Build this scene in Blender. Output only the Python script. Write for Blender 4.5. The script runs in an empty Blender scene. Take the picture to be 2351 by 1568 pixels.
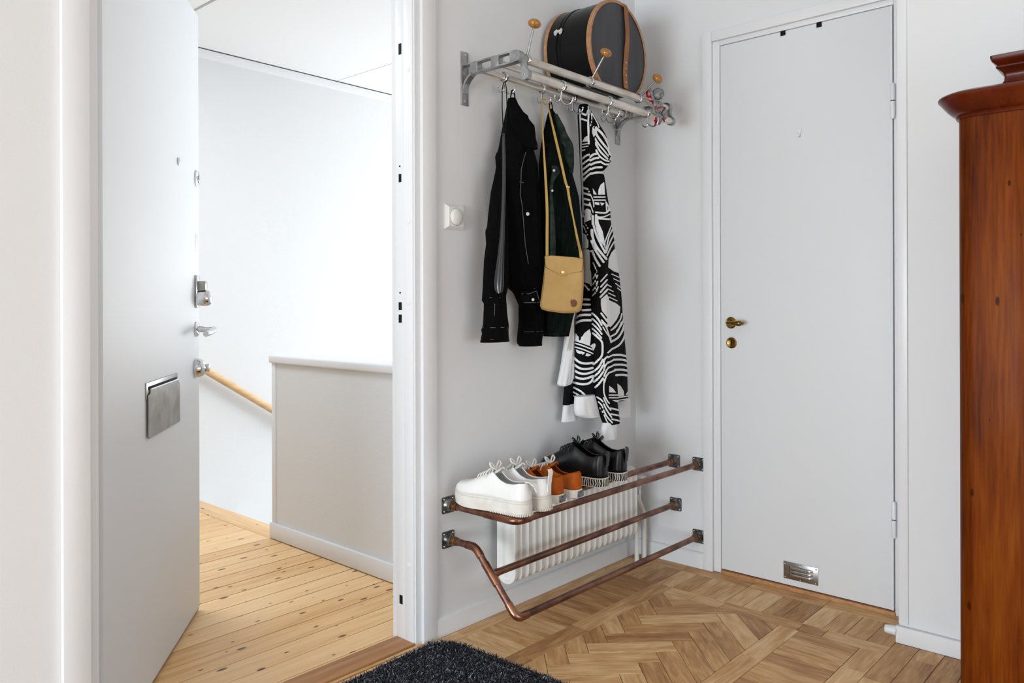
import bpy, bmesh, math, random
import numpy as np
from mathutils import Matrix, Vector, Euler
from math import sin, cos, pi, radians, sqrt, atan2, hypot
random.seed(7)
S = bpy.context.scene
COL = S.collection
# ---------------------------------------------------------------- camera (metres; corner of the two walls is the origin)
IW, IH, FPX, CYP = 2351.0, 1568.0, 1808.9, 691.44
YAW, ROLL, CAMH = 0.837094, -0.0028485, 1.0627
CAM = np.array([-2.662 * CAMH, -1.738 * CAMH, CAMH])
_f = np.array([sin(YAW), cos(YAW), 0.0]); _r = np.array([cos(YAW), -sin(YAW), 0.0]); _u = np.array([0, 0, 1.0])
_R = cos(ROLL) * _r + sin(ROLL) * _u; _U = -sin(ROLL) * _r + cos(ROLL) * _u
MV = np.array([_R, _U, _f])
cd = bpy.data.cameras.new('camera'); cam = bpy.data.objects.new('camera', cd); COL.objects.link(cam)
cd.sensor_fit = 'HORIZONTAL'; cd.sensor_width = 36.0; cd.lens = FPX / IW * 36.0
cd.shift_y = -(IH / 2 - CYP) / IW; cd.clip_start = 0.02; cd.clip_end = 60
cam.matrix_world = Matrix(((_R[0], _U[0], -_f[0], CAM[0]), (_R[1], _U[1], -_f[1], CAM[1]), (_R[2], _U[2], -_f[2], CAM[2]), (0, 0, 0, 1)))
S.camera = cam

def ray(px, py): return MV.T @ np.array([(px - IW / 2) / FPX, -(py - CYP) / FPX, 1.0])
def at(px, py, ax, val):                       # pixel of the photograph -> point on the plane axis=val
    d = ray(px, py); return CAM + d * ((val - CAM[ax]) / d[ax])
def proj(P):
    q = (np.asarray(P, float) - CAM) @ MV.T
    return IW / 2 + FPX * q[..., 0] / q[..., 2], CYP - FPX * q[..., 1] / q[..., 2]

# ---------------------------------------------------------------- world, lights, exposure
w = bpy.data.worlds.new('world'); S.world = w; w.use_nodes = True
w.node_tree.nodes['Background'].inputs[0].default_value = (0.93, 0.96, 1.0, 1)
w.node_tree.nodes['Background'].inputs[1].default_value = 0.3
def area(name, loc, target, sx, sy, power, color=(1, 1, 1)):
    l = bpy.data.lights.new(name, 'AREA'); l.shape = 'RECTANGLE'; l.size = sx; l.size_y = sy; l.energy = power; l.color = color
    o = bpy.data.objects.new(name, l); COL.objects.link(o); o.location = loc
    o.rotation_euler = (Vector(target) - Vector(loc)).to_track_quat('-Z', 'Y').to_euler()
    return o
DAY = (0.90, 0.955, 1.0); HALL = (0.775, 0.893, 1.0)
area('daylight_window_hall', (-6.4, -1.3, 0.75), (0, -0.9, 0.3), 2.4, 1.4, 188, HALL)
area('fill_light_rear', (-2.0, -5.0, 0.85), (-1.2, 0, 0.3), 3.0, 1.5, 54, HALL)  # added general fill from behind the viewer, no known window
area('daylight_window_stairs', (3.3, 1.3, 0.35), (-0.6, 1.7, 0.9), 1.8, 1.8, 165, DAY)
area('landing_fill_light', (-1.7, 1.35, 2.44), (-1.7, 1.35, 0), 0.6, 0.6, 24, (0.82, 0.92, 1.0))  # added unseen lamp that brightens the landing floor
S.view_settings.view_transform = 'Standard'; S.view_settings.look = 'None'; S.view_settings.gamma = 1.0
S.view_settings.use_curve_mapping = False; S.view_settings.exposure = 0.0

# ---------------------------------------------------------------- materials
def nodes(name):
    m = bpy.data.materials.new(name); m.use_nodes = True
    nt = m.node_tree; return m, nt, nt.nodes['Principled BSDF']
def N(nt, t, **kw):
    n = nt.nodes.new(t)
    for k, v in kw.items(): setattr(n, k, v)
    return n
def lin(c): return tuple(((x / 255) / 12.92 if x / 255 <= 0.04045 else ((x / 255 + 0.055) / 1.055) ** 2.4) for x in c) + (1,)
def pm(name, rgb, rough=0.5, metal=0.0, var=0.0, vscale=20, bump=0.0, bscale=80, spec=0.5, coat=0.0, rgb2=None, stretch=(1, 1, 1), sheen=0.0):
    m, nt, b = nodes(name)
    b.inputs['Base Color'].default_value = lin(rgb); b.inputs['Roughness'].default_value = rough; b.inputs['Metallic'].default_value = metal
    b.inputs['Specular IOR Level'].default_value = spec; b.inputs['Coat Weight'].default_value = coat
    if sheen: b.inputs['Sheen Weight'].default_value = sheen
    tc = N(nt, 'ShaderNodeTexCoord'); mp = N(nt, 'ShaderNodeMapping'); mp.inputs['Scale'].default_value = stretch
    nt.links.new(tc.outputs['Object'], mp.inputs['Vector'])
    if var or rgb2:
        n = N(nt, 'ShaderNodeTexNoise'); n.inputs['Scale'].default_value = vscale; n.inputs['Detail'].default_value = 6
        nt.links.new(mp.outputs[0], n.inputs['Vector'])
        r = N(nt, 'ShaderNodeValToRGB'); r.color_ramp.elements[0].position = 0.35; r.color_ramp.elements[1].position = 0.68
        c = lin(rgb); c2 = lin(rgb2) if rgb2 else tuple(x * (1 - var) for x in c[:3]) + (1,)
        r.color_ramp.elements[0].color = c2; r.color_ramp.elements[1].color = c
        nt.links.new(n.outputs['Fac'], r.inputs['Fac']); nt.links.new(r.outputs[0], b.inputs['Base Color'])
    if bump:
        n2 = N(nt, 'ShaderNodeTexNoise'); n2.inputs['Scale'].default_value = bscale; n2.inputs['Detail'].default_value = 4
        nt.links.new(mp.outputs[0], n2.inputs['Vector'])
        bp = N(nt, 'ShaderNodeBump'); bp.inputs['Strength'].default_value = bump; bp.inputs['Distance'].default_value = 0.004
        nt.links.new(n2.outputs['Fac'], bp.inputs['Height']); nt.links.new(bp.outputs[0], b.inputs['Normal'])
    return m
def wood(name, dark, mid, light, rough=0.42, gscale=9, knots=0.0, knotc=(70, 40, 20), rand=0.5, coat=0.0, ax=(1.0, 9.0, 9.0), contrast=1.0, fine=0.28, spec=0.28, gate=0.25):
    """grain runs along local X; every object gets its own offset and tone"""
    m, nt, b = nodes(name); L = nt.links.new
    b.inputs['Roughness'].default_value = rough; b.inputs['Coat Weight'].default_value = coat; b.inputs['Specular IOR Level'].default_value = spec
    tc = N(nt, 'ShaderNodeTexCoord'); oi = N(nt, 'ShaderNodeObjectInfo')
    mul = N(nt, 'ShaderNodeMath', operation='MULTIPLY'); mul.inputs[1].default_value = 57.0; L(oi.outputs['Random'], mul.inputs[0])
    cb = N(nt, 'ShaderNodeCombineXYZ'); L(mul.outputs[0], cb.inputs[0]); L(mul.outputs[0], cb.inputs[1])
    add = N(nt, 'ShaderNodeVectorMath', operation='ADD'); L(tc.outputs['Object'], add.inputs[0]); L(cb.outputs[0], add.inputs[1])
    mp = N(nt, 'ShaderNodeMapping'); mp.inputs['Scale'].default_value = ax; L(add.outputs[0], mp.inputs['Vector'])
    n1 = N(nt, 'ShaderNodeTexNoise'); n1.inputs['Scale'].default_value = 1.4; n1.inputs['Detail'].default_value = 3; n1.inputs['Distortion'].default_value = 0.6; L(mp.outputs[0], n1.inputs['Vector'])
    sc = N(nt, 'ShaderNodeMath', operation='MULTIPLY'); sc.inputs[1].default_value = gscale * 5; L(n1.outputs['Fac'], sc.inputs[0])
    si = N(nt, 'ShaderNodeMath', operation='SINE'); L(sc.outputs[0], si.inputs[0])
    n2 = N(nt, 'ShaderNodeTexNoise'); n2.inputs['Scale'].default_value = 22; n2.inputs['Detail'].default_value = 5
    mp2 = N(nt, 'ShaderNodeMapping'); mp2.inputs['Scale'].default_value = (0.35, 6, 6); L(add.outputs[0], mp2.inputs['Vector']); L(mp2.outputs[0], n2.inputs['Vector'])
    n3 = N(nt, 'ShaderNodeTexNoise'); n3.inputs['Scale'].default_value = 3.0; n3.inputs['Detail'].default_value = 2; L(mp.outputs[0], n3.inputs['Vector'])
    def madd(src, k, prev):
        q = N(nt, 'ShaderNodeMath', operation='MULTIPLY_ADD'); q.inputs[1].default_value = k; L(src, q.inputs[0])
        if isinstance(prev, float): q.inputs[2].default_value = prev
        else: L(prev, q.inputs[2])
        return q.outputs[0]
    f2, f3 = fine, 0.55 * contrast
    v_ = madd(n2.outputs['Fac'], f2, 0.5 - f2 / 2 - f3 / 2 - rand / 2); v_ = madd(n3.outputs['Fac'], f3, v_); v_ = madd(si.outputs[0], 0.05 * contrast, v_); v_ = madd(oi.outputs['Random'], rand, v_)
    ramp = N(nt, 'ShaderNodeValToRGB'); e = ramp.color_ramp.elements
    e[0].position = 0.22; e[0].color = lin(dark); e[1].position = 0.8; e[1].color = lin(light)
    k = ramp.color_ramp.elements.new(0.5); k.color = lin(mid)
    class _O: pass
    su = _O(); su.outputs = [v_]
    L(su.outputs[0], ramp.inputs['Fac']); out = ramp.outputs[0]
    if knots:
        mp3 = N(nt, 'ShaderNodeMapping'); mp3.inputs['Scale'].default_value = (3.2, 7.5, 7.5); L(add.outputs[0], mp3.inputs['Vector'])
        vo = N(nt, 'ShaderNodeTexVoronoi', voronoi_dimensions='2D'); vo.inputs['Scale'].default_value = 2.0; vo.inputs['Randomness'].default_value = 1.0; L(mp3.outputs[0], vo.inputs['Vector'])
        kr = N(nt, 'ShaderNodeValToRGB'); kr.color_ramp.elements[0].position = knots * 0.6; kr.color_ramp.elements[0].color = (1, 1, 1, 1)
        kr.color_ramp.elements[1].position = knots; kr.color_ramp.elements[1].color = (0, 0, 0, 1); sp_ = N(nt, 'ShaderNodeSeparateColor'); L(vo.outputs['Color'], sp_.inputs[0])
        gt = N(nt, 'ShaderNodeMath', operation='LESS_THAN'); gt.inputs[1].default_value = gate; L(sp_.outputs[0], gt.inputs[0])
        sz = N(nt, 'ShaderNodeMath', operation='MULTIPLY_ADD'); sz.inputs[1].default_value = 1.3; sz.inputs[2].default_value = 0.45; L(sp_.outputs[1], sz.inputs[0])
        dv = N(nt, 'ShaderNodeMath', operation='DIVIDE'); L(vo.outputs['Distance'], dv.inputs[0]); L(sz.outputs[0], dv.inputs[1])
        ad = N(nt, 'ShaderNodeMath', operation='ADD'); L(dv.outputs[0], ad.inputs[0]); L(gt.outputs[0], ad.inputs[1]); L(ad.outputs[0], kr.inputs['Fac'])
        mc = N(nt, 'ShaderNodeMix', data_type='RGBA'); L(kr.outputs[0], mc.inputs['Factor']); L(out, mc.inputs['A']); mc.inputs['B'].default_value = lin(knotc); out = mc.outputs['Result']
    L(out, b.inputs['Base Color'])
    bp = N(nt, 'ShaderNodeBump'); bp.inputs['Strength'].default_value = 0.06; bp.inputs['Distance'].default_value = 0.002; L(n2.outputs['Fac'], bp.inputs['Height']); L(bp.outputs[0], b.inputs['Normal'])
    return m

M = {}
M['wall'] = pm('wall_paint', (221, 221, 221), 0.6, bump=0.06, bscale=160, spec=0.3)
M['wall_grain'] = pm('wall_glassfibre_paint', (221, 221, 221), 0.55, bump=0.22, bscale=260, spec=0.3)
M['ceiling'] = pm('ceiling_paint', (228, 228, 228), 0.7, bump=0.08, bscale=200, spec=0.2)
M['trim'] = pm('trim_gloss_paint', (226, 226, 227), 0.32, bump=0.05, bscale=60, spec=0.4)
M['door'] = pm('door_satin_paint', (222, 223, 224), 0.52, bump=0.03, bscale=50, spec=0.25)
M['skirting'] = pm('worn_skirting_paint', (222, 222, 222), 0.4, bump=0.25, bscale=35, spec=0.4)
M['oak'] = wood('oak_parquet', (156, 110, 66), (202, 154, 100), (232, 196, 146), 0.45, gscale=7, rand=0.42, ax=(2.4, 12, 12), fine=0.42, contrast=1.1)
M['pine'] = wood('pine_boards', (206, 156, 100), (234, 190, 136), (244, 210, 162), 0.36, gscale=5, knots=0.075, knotc=(112, 70, 40), rand=0.3, ax=(0.8, 14, 14), contrast=0.9, fine=0.34)
M['threshold'] = wood('threshold_wood', (146, 98, 60), (178, 128, 84), (200, 152, 106), 0.5, gscale=6, rand=0.1, ax=(1, 18, 18))
M['mahogany'] = wood('mahogany_veneer', (62, 20, 1), (104, 46, 5), (132, 70, 11), 0.36, gscale=3, knots=0.06, knotc=(58, 24, 4), rand=0.05, coat=0.07, ax=(0.5, 4.2, 4.2), contrast=1.35, fine=0.6, spec=0.04, gate=0.72)
M['mahogany_dark'] = wood('mahogany_cornice', (44, 11, 2), (80, 24, 5), (108, 42, 10), 0.25, gscale=3, rand=0.05, coat=0.12, ax=(0.6, 4, 4), fine=0.2)
M['handrail'] = wood('beech_handrail', (196, 156, 110), (218, 182, 138), (230, 200, 160), 0.35, gscale=4, rand=0.0, ax=(1, 16, 16))
M['knobwood'] = wood('varnished_beech', (116, 72, 22), (154, 102, 38), (184, 134, 62), 0.18, gscale=4, rand=0.05, coat=0.6, ax=(10, 30, 30))
M['joint'] = pm('dark_floor_joint', (52, 36, 24), 0.8)
M['chrome'] = pm('chrome', (205, 206, 208), 0.12, 1.0)
M['steel'] = pm('brushed_steel', (172, 170, 168), 0.34, 1.0, rgb2=(140, 136, 130), vscale=14)
M['alu'] = pm('cast_aluminium', (186, 188, 190), 0.38, 0.85, rgb2=(150, 150, 150), vscale=30, bump=0.1, bscale=120)
M['rod'] = pm('worn_nickel_tube', (228, 223, 215), 0.3, 0.45, rgb2=(196, 188, 178), vscale=40, stretch=(0.3, 1, 1))
M['brass'] = pm('aged_brass', (176, 140, 72), 0.24, 1.0, rgb2=(124, 94, 40), vscale=60)
M['copper'] = pm('tarnished_copper', (156, 112, 93), 0.36, 0.82, rgb2=(94, 66, 58), vscale=26, stretch=(0.5, 1.4, 1.4), bump=0.05)
M['copper_bright'] = pm('copper_fitting', (164, 116, 92), 0.3, 0.9, rgb2=(112, 74, 60), vscale=18)
M['bronze'] = pm('brass_adaptor', (160, 112, 70), 0.3, 0.9, rgb2=(104, 72, 44), vscale=50)
M['castiron'] = pm('black_malleable_iron', (150, 148, 146), 0.32, 0.85, rgb2=(78, 76, 74), vscale=45, bump=0.2, bscale=60)
M['radiator'] = pm('radiator_enamel', (234, 232, 228), 0.35, rgb2=(222, 219, 212), vscale=6, spec=0.4)
M['black'] = pm('matt_black', (10, 10, 10), 0.7, spec=0.2)
M['rubber'] = pm('white_rubber', (222, 224, 224), 0.45)
M['blackdenim'] = pm('black_denim', (8, 8, 9), 0.92, bump=0.35, bscale=900, spec=0.08, var=0.35, vscale=60)
M['greencord'] = pm('dark_green_corduroy', (20, 30, 26), 0.95, bump=0.5, bscale=300, spec=0.06, rgb2=(8, 12, 11), vscale=35, stretch=(3, 3, 0.6))
M['greencollar'] = pm('green_velvet_collar', (52, 64, 57), 0.9, bump=0.5, bscale=500, spec=0.08, rgb2=(30, 40, 34), vscale=40)
M['stitch'] = pm('pale_topstitch', (112, 110, 114), 0.9)
M['whitecotton'] = pm('white_cotton_rib', (226, 226, 226), 0.9, bump=0.25, bscale=700, spec=0.1)
M['canvas'] = pm('tan_canvas', (190, 158, 104), 0.85, rgb2=(174, 140, 88), vscale=9, bump=0.3, bscale=900, spec=0.1)
M['strap'] = pm('mustard_webbing', (184, 150, 82), 0.8, bump=0.3, bscale=900, spec=0.15)
M['leather_brown'] = pm('brown_leather', (98, 52, 28), 0.5, bump=0.2, bscale=200)
M['gold'] = pm('pale_gold_snap', (214, 184, 120), 0.3, 0.9)
M['horn'] = pm('grey_black_plastic', (34, 34, 37), 0.25, spec=0.55)
M['button'] = pm('pearl_button', (205, 202, 198), 0.3, 0.2)
M['hatboxblack'] = pm('black_lacquered_board', (8, 7, 9), 0.24, spec=0.22, rgb2=(13, 12, 14), vscale=8, bump=0.12, bscale=18)
M['hatboxgrey'] = pm('charcoal_oilcloth', (66, 66, 72), 0.45, rgb2=(40, 40, 45), vscale=5, stretch=(2, 2, 0.4), bump=0.2, bscale=14)
M['pinkboard'] = pm('tan_leather_binding', (184, 138, 96), 0.55, rgb2=(160, 112, 72), vscale=60)
M['tanleather'] = pm('tan_leather_strap', (158, 98, 44), 0.45, rgb2=(124, 72, 28), vscale=14, bump=0.15, bscale=60)
M['greywool'] = pm('grey_wool', (168, 166, 166), 0.98, rgb2=(112, 110, 110), vscale=90, bump=0.6, bscale=300, spec=0.05)
M['redwool'] = pm('red_wool', (176, 24, 30), 0.95, bump=0.5, bscale=400, spec=0.05)
M['shoewhite'] = pm('white_leather', (236, 235, 232), 0.42, bump=0.05, bscale=120, spec=0.4)
M['solewhite'] = pm('off_white_rubber', (226, 223, 216), 0.55, rgb2=(214, 208, 198), vscale=30)
M['lining'] = pm('beige_lining', (222, 210, 196), 0.8)
M['canvas_dark'] = pm('dark_canvas_seam_shading', (134, 104, 58), 0.85)  # piping colour, darkened to put the flap's shading into the canvas
M['lacewhite'] = pm('white_lace', (226, 223, 216), 0.85, bump=0.3, bscale=900)
M['orange'] = pm('orange_suede', (190, 98, 30), 0.88, rgb2=(166, 80, 22), vscale=30, bump=0.2, bscale=500, spec=0.15)
M['brownlining'] = pm('brown_lining', (120, 90, 62), 0.8)
M['patch'] = pm('grey_heel_patch', (150, 150, 152), 0.5, rgb2=(34, 34, 36), vscale=70)
M['shoeblack'] = pm('black_leather', (9, 9, 10), 0.33, bump=0.06, bscale=90, spec=0.35)
M['laceblack'] = pm('glossy_black_lace', (12, 12, 13), 0.2, spec=0.6)
M['rib_cream'] = pm('cream_foxing', (222, 214, 202), 0.6)
M['plastic'] = pm('white_plastic', (228, 227, 222), 0.3)
M['sticker'] = pm('pale_sticker', (214, 214, 214), 0.3)
M['tread'] = pm('grey_stair_tread', (190, 186, 180), 0.6)
def zebra():
    m, nt, b = nodes('zebra_print_rubber'); L = nt.links.new
    tc = N(nt, 'ShaderNodeTexCoord'); at_ = N(nt, 'ShaderNodeAttribute', attribute_name='arc')
    n = N(nt, 'ShaderNodeTexNoise'); n.inputs['Scale'].default_value = 55; n.inputs['Detail'].default_value = 1.5; L(tc.outputs['Object'], n.inputs[0])
    k = N(nt, 'ShaderNodeMath', operation='MULTIPLY_ADD'); k.inputs[1].default_value = 760; L(at_.outputs['Fac'], k.inputs[0])
    q = N(nt, 'ShaderNodeMath', operation='MULTIPLY'); q.inputs[1].default_value = 9.0; L(n.outputs['Fac'], q.inputs[0]); L(q.outputs[0], k.inputs[2])
    si = N(nt, 'ShaderNodeMath', operation='SINE'); L(k.outputs[0], si.inputs[0])
    r = N(nt, 'ShaderNodeValToRGB'); r.color_ramp.elements[0].position = 0.5; r.color_ramp.elements[0].color = lin((14, 14, 14)); r.color_ramp.elements[1].position = 0.62; r.color_ramp.elements[1].color = lin((224, 218, 206))
    ad = N(nt, 'ShaderNodeMath', operation='MULTIPLY_ADD'); ad.inputs[1].default_value = 0.5; ad.inputs[2].default_value = 0.36; L(si.outputs[0], ad.inputs[0])
    L(ad.outputs[0], r.inputs[0]); L(r.outputs[0], b.inputs['Base Color']); b.inputs['Roughness'].default_value = 0.5
    return m
M['zebra'] = zebra()
def printed(name, attr):
    m, nt, b = nodes(name); L = nt.links.new
    a = N(nt, 'ShaderNodeAttribute', attribute_name=attr)
    r = N(nt, 'ShaderNodeValToRGB'); r.color_ramp.elements[0].position = 0.42; r.color_ramp.elements[0].color = lin((12, 12, 14)); r.color_ramp.elements[1].position = 0.58; r.color_ramp.elements[1].color = lin((226, 226, 226))
    L(a.outputs['Fac'], r.inputs[0]); L(r.outputs[0], b.inputs['Base Color']); b.inputs['Roughness'].default_value = 0.85; b.inputs['Specular IOR Level'].default_value = 0.12
    return m
M['hoodieprint'] = printed('black_white_print_jersey', 'print')
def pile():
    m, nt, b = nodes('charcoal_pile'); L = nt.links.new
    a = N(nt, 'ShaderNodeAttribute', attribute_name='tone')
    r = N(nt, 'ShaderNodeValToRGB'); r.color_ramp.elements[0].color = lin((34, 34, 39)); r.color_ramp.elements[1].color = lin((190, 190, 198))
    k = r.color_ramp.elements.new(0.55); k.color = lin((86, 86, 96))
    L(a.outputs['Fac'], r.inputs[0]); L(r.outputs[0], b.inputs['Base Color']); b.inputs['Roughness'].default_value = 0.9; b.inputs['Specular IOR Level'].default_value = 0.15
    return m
M['pile'] = pile()

# ---------------------------------------------------------------- mesh helpers
class MB:
    def __init__(s): s.v = []; s.f = []
    def add(s, vs, fs):
        o = len(s.v); s.v.extend([tuple(map(float, p)) for p in vs]); s.f.extend([tuple(i + o for i in f) for f in fs]); return s
    def box(s, x0, x1, y0, y1, z0, z1):
        x0, x1 = sorted((x0, x1)); y0, y1 = sorted((y0, y1)); z0, z1 = sorted((z0, z1))
        return s.add([(x0, y0, z0), (x1, y0, z0), (x1, y1, z0), (x0, y1, z0), (x0, y0, z1), (x1, y0, z1), (x1, y1, z1), (x0, y1, z1)],
                     [(0, 3, 2, 1), (4, 5, 6, 7), (0, 1, 5, 4), (1, 2, 6, 5), (2, 3, 7, 6), (3, 0, 4, 7)])
    def bbox(s, x0, x1, y0, y1, z0, z1, b=0.003, seg=2):
        bm = bmesh.new(); bmesh.ops.create_cube(bm, size=1)
        x0, x1 = sorted((x0, x1)); y0, y1 = sorted((y0, y1)); z0, z1 = sorted((z0, z1))
        for v in bm.verts: v.co = Vector(((x0 + x1) / 2 + v.co.x * (x1 - x0), (y0 + y1) / 2 + v.co.y * (y1 - y0), (z0 + z1) / 2 + v.co.z * (z1 - z0)))
        b = min(b, 0.49 * min(x1 - x0, y1 - y0, z1 - z0))
        bmesh.ops.bevel(bm, geom=bm.edges[:], offset=b, segments=seg, affect='EDGES', profile=0.5)
        bm.verts.index_update(); s.add([v.co for v in bm.verts], [[v.index for v in f.verts] for f in bm.faces]); bm.free(); return s
    def tube(s, pts, r, n=12, cap=True, closed=False, flat=None):
        P = [Vector(p) for p in pts]; k = len(P); R = r if isinstance(r, (list, tuple)) else [r] * k
        vs = []; prev = None
        for i in range(k):
            a = P[(i - 1) % k] if (closed or i > 0) else P[i]; b = P[(i + 1) % k] if (closed or i < k - 1) else P[i]
            t = (b - a).normalized()
            if prev is None:
                u = t.cross(Vector((0, 0, 1)))
                if u.length < 1e-3: u = t.cross(Vector((0, 1, 0)))
                u.normalize()
            else:
                u = prev - t * prev.dot(t); u.normalize()
            prev = u; w_ = t.cross(u)
            for j in range(n):
                an = 2 * pi * j / n; fx, fy = (1, 1) if flat is None else flat
                vs.append(P[i] + (u * cos(an) * fx + w_ * sin(an) * fy) * R[i])
        fs = []
        for i in range(k if closed else k - 1):
            for j in range(n):
                a = i * n + j; b = i * n + (j + 1) % n; c = ((i + 1) % k) * n + (j + 1) % n; d = ((i + 1) % k) * n + j
                fs.append((a, b, c, d))
        if cap and not closed: fs.append(tuple(range(n - 1, -1, -1))); fs.append(tuple((k - 1) * n + j for j in range(n)))
        return s.add(vs, fs)
    def lathe(s, prof, mat=Matrix(), n=24):
        """prof: (radius, height along local z)"""
        vs = []; k = len(prof)
        for r, z in prof:
            for j in range(n):
                a = 2 * pi * j / n; vs.append(mat @ Vector((r * cos(a), r * sin(a), z)))
        fs = [(i * n + j, i * n + (j + 1) % n, (i + 1) * n + (j + 1) % n, (i + 1) * n + j) for i in range(k - 1) for j in range(n)]
        if prof[0][0] > 1e-6: fs.append(tuple(range(n - 1, -1, -1)))
        if prof[-1][0] > 1e-6: fs.append(tuple((k - 1) * n + j for j in range(n)))
        return s.add(vs, fs)
    def prism(s, poly, z0, z1, mat=Matrix()):
        n = len(poly); vs = [mat @ Vector((x, y, z0)) for x, y in poly] + [mat @ Vector((x, y, z1)) for x, y in poly]
        return s.add(vs, [tuple(range(n - 1, -1, -1)), tuple(range(n, 2 * n))] + [(i, (i + 1) % n, n + (i + 1) % n, n + i) for i in range(n)])
    def rings(s, rings, cap0=True, cap1=True, closed=False):
        n = len(rings[0]); vs = [p for r in rings for p in r]; k = len(rings)
        fs = [(i * n + j, i * n + (j + 1) % n, (i + 1) * n + (j + 1) % n, (i + 1) * n + j) for i in range(k - 1) for j in range(n)]
        if cap0: fs.append(tuple(range(n - 1, -1, -1)))
        if cap1: fs.append(tuple((k - 1) * n + j for j in range(n)))
        return s.add(vs, fs)
    def sphere(s, c, rx, ry=None, rz=None, nu=16, nv=10, mat=Matrix(), fuzz=0.0):
        ry = rx if ry is None else ry; rz = rx if rz is None else rz; c = Vector(c)
        rr = []
        for i in range(nv + 1):
            ph = pi * i / nv; ring = []
            for j in range(nu):
                th = 2 * pi * j / nu; q = 1 + random.uniform(-fuzz, fuzz)
                ring.append(mat @ (Vector((rx * sin(ph) * cos(th), ry * sin(ph) * sin(th), -rz * cos(ph))) * q) + c)
            rr.append(ring)
        return s.rings(rr, False, False)
    def build(s, name, mat, parent=None, smooth=True, angle=38):
        me = bpy.data.meshes.new(name); me.from_pydata(s.v, [], s.f); me.validate(); me.update()
        bm = bmesh.new(); bm.from_mesh(me); bmesh.ops.recalc_face_normals(bm, faces=bm.faces[:]); bm.to_mesh(me); bm.free()
        if smooth:
            me.polygons.foreach_set('use_smooth', [True] * len(me.polygons)); me.set_sharp_from_angle(angle=radians(angle))
        me.materials.append(M[mat] if isinstance(mat, str) else mat)
        return link(name, me, parent)
def link(name, me, parent=None):
    o = bpy.data.objects.new(name, me); COL.objects.link(o)
    if parent is not None: attach(o, parent)
    return o
def attach(o, parent):
    o.parent = parent
    p = parent; t = Vector((0, 0, 0)); Mx = Matrix()
    chain = []
    while p is not None: chain.append(p); p = p.parent
    for q in reversed(chain): Mx = Mx @ q.matrix_parent_inverse @ Matrix.LocRotScale(q.location, q.rotation_euler, q.scale)
    o.matrix_parent_inverse = Mx.inverted()
def tag(o, label, cat=None, group=None, kind=None):
    o['label'] = label
    if cat: o['category'] = cat
    if group: o['group'] = group
    if kind: o['kind'] = kind
    return o
def thing(name, label, cat, loc=(0, 0, 0), group=None, kind=None):
    o = bpy.data.objects.new(name, None); o.empty_display_size = 0.05; COL.objects.link(o); o.location = loc
    return tag(o, label, cat, group, kind)
def copy_tree(o, parent=None):
    c = o.copy(); COL.objects.link(c)
    if parent is not None: c.parent = parent
    for ch in [x for x in o.children]: copy_tree(ch, c)
    return c
def arc(pts, r, seg=6):
    """polyline with rounded corners"""
    P = [Vector(p) for p in pts]; out = [P[0]]
    for i in range(1, len(P) - 1):
        a = (P[i - 1] - P[i]); b = (P[i + 1] - P[i]); d = min(r, a.length * 0.49, b.length * 0.49)
        A = P[i] + a.normalized() * d; B = P[i] + b.normalized() * d
        for k in range(seg + 1):
            t = k / seg; out.append(A * (1 - t) ** 2 + P[i] * 2 * t * (1 - t) + B * t * t)
    out.append(P[-1]); return out
def spline(pts, n=8):
    P = [Vector(p) for p in pts]; out = []
    for i in range(len(P) - 1):
        p0 = P[max(i - 1, 0)]; p1 = P[i]; p2 = P[i + 1]; p3 = P[min(i + 2, len(P) - 1)]
        for k in range(n):
            t = k / n; out.append(0.5 * ((2 * p1) + (p2 - p0) * t + (2 * p0 - 5 * p1 + 4 * p2 - p3) * t * t + (3 * p1 - p0 - 3 * p2 + p3) * t ** 3))
    out.append(P[-1]); return out
def frame(o, z, x=None):
    """matrix with local z along z"""
    z = Vector(z).normalized(); x = Vector(x) if x is not None else (Vector((0, 0, 1)) if abs(z.z) < 0.9 else Vector((1, 0, 0)))
    x = (x - z * x.dot(z)).normalized(); y = z.cross(x)
    return Matrix(((x.x, y.x, z.x, o[0]), (x.y, y.y, z.y, o[1]), (x.z, y.z, z.z, o[2]), (0, 0, 0, 1)))
def struct(name, mb, mat, label, cat, **k): return tag(mb.build(name, mat, **k), label, cat, kind='structure')

# ================================================================ THE SETTING
HC = 2.5                                        # ceiling height
XL, YB = -6.6, -5.2                             # hidden ends of the hall
DX0, DX1 = -2.170, -1.226                       # rough opening of the entrance door in the rear wall
WT = 0.11
# rear wall (coat rack), with the doorway
mb = MB().box(XL, DX0, 0, WT, 0, HC).box(DX1, 0.12, 0, WT, 0, HC).box(DX0, DX1, 0, WT, 2.085, HC)
struct('wall_rear', mb, 'wall', 'white plastered hall wall behind the coat rack and shoe rack', 'wall')
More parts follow.
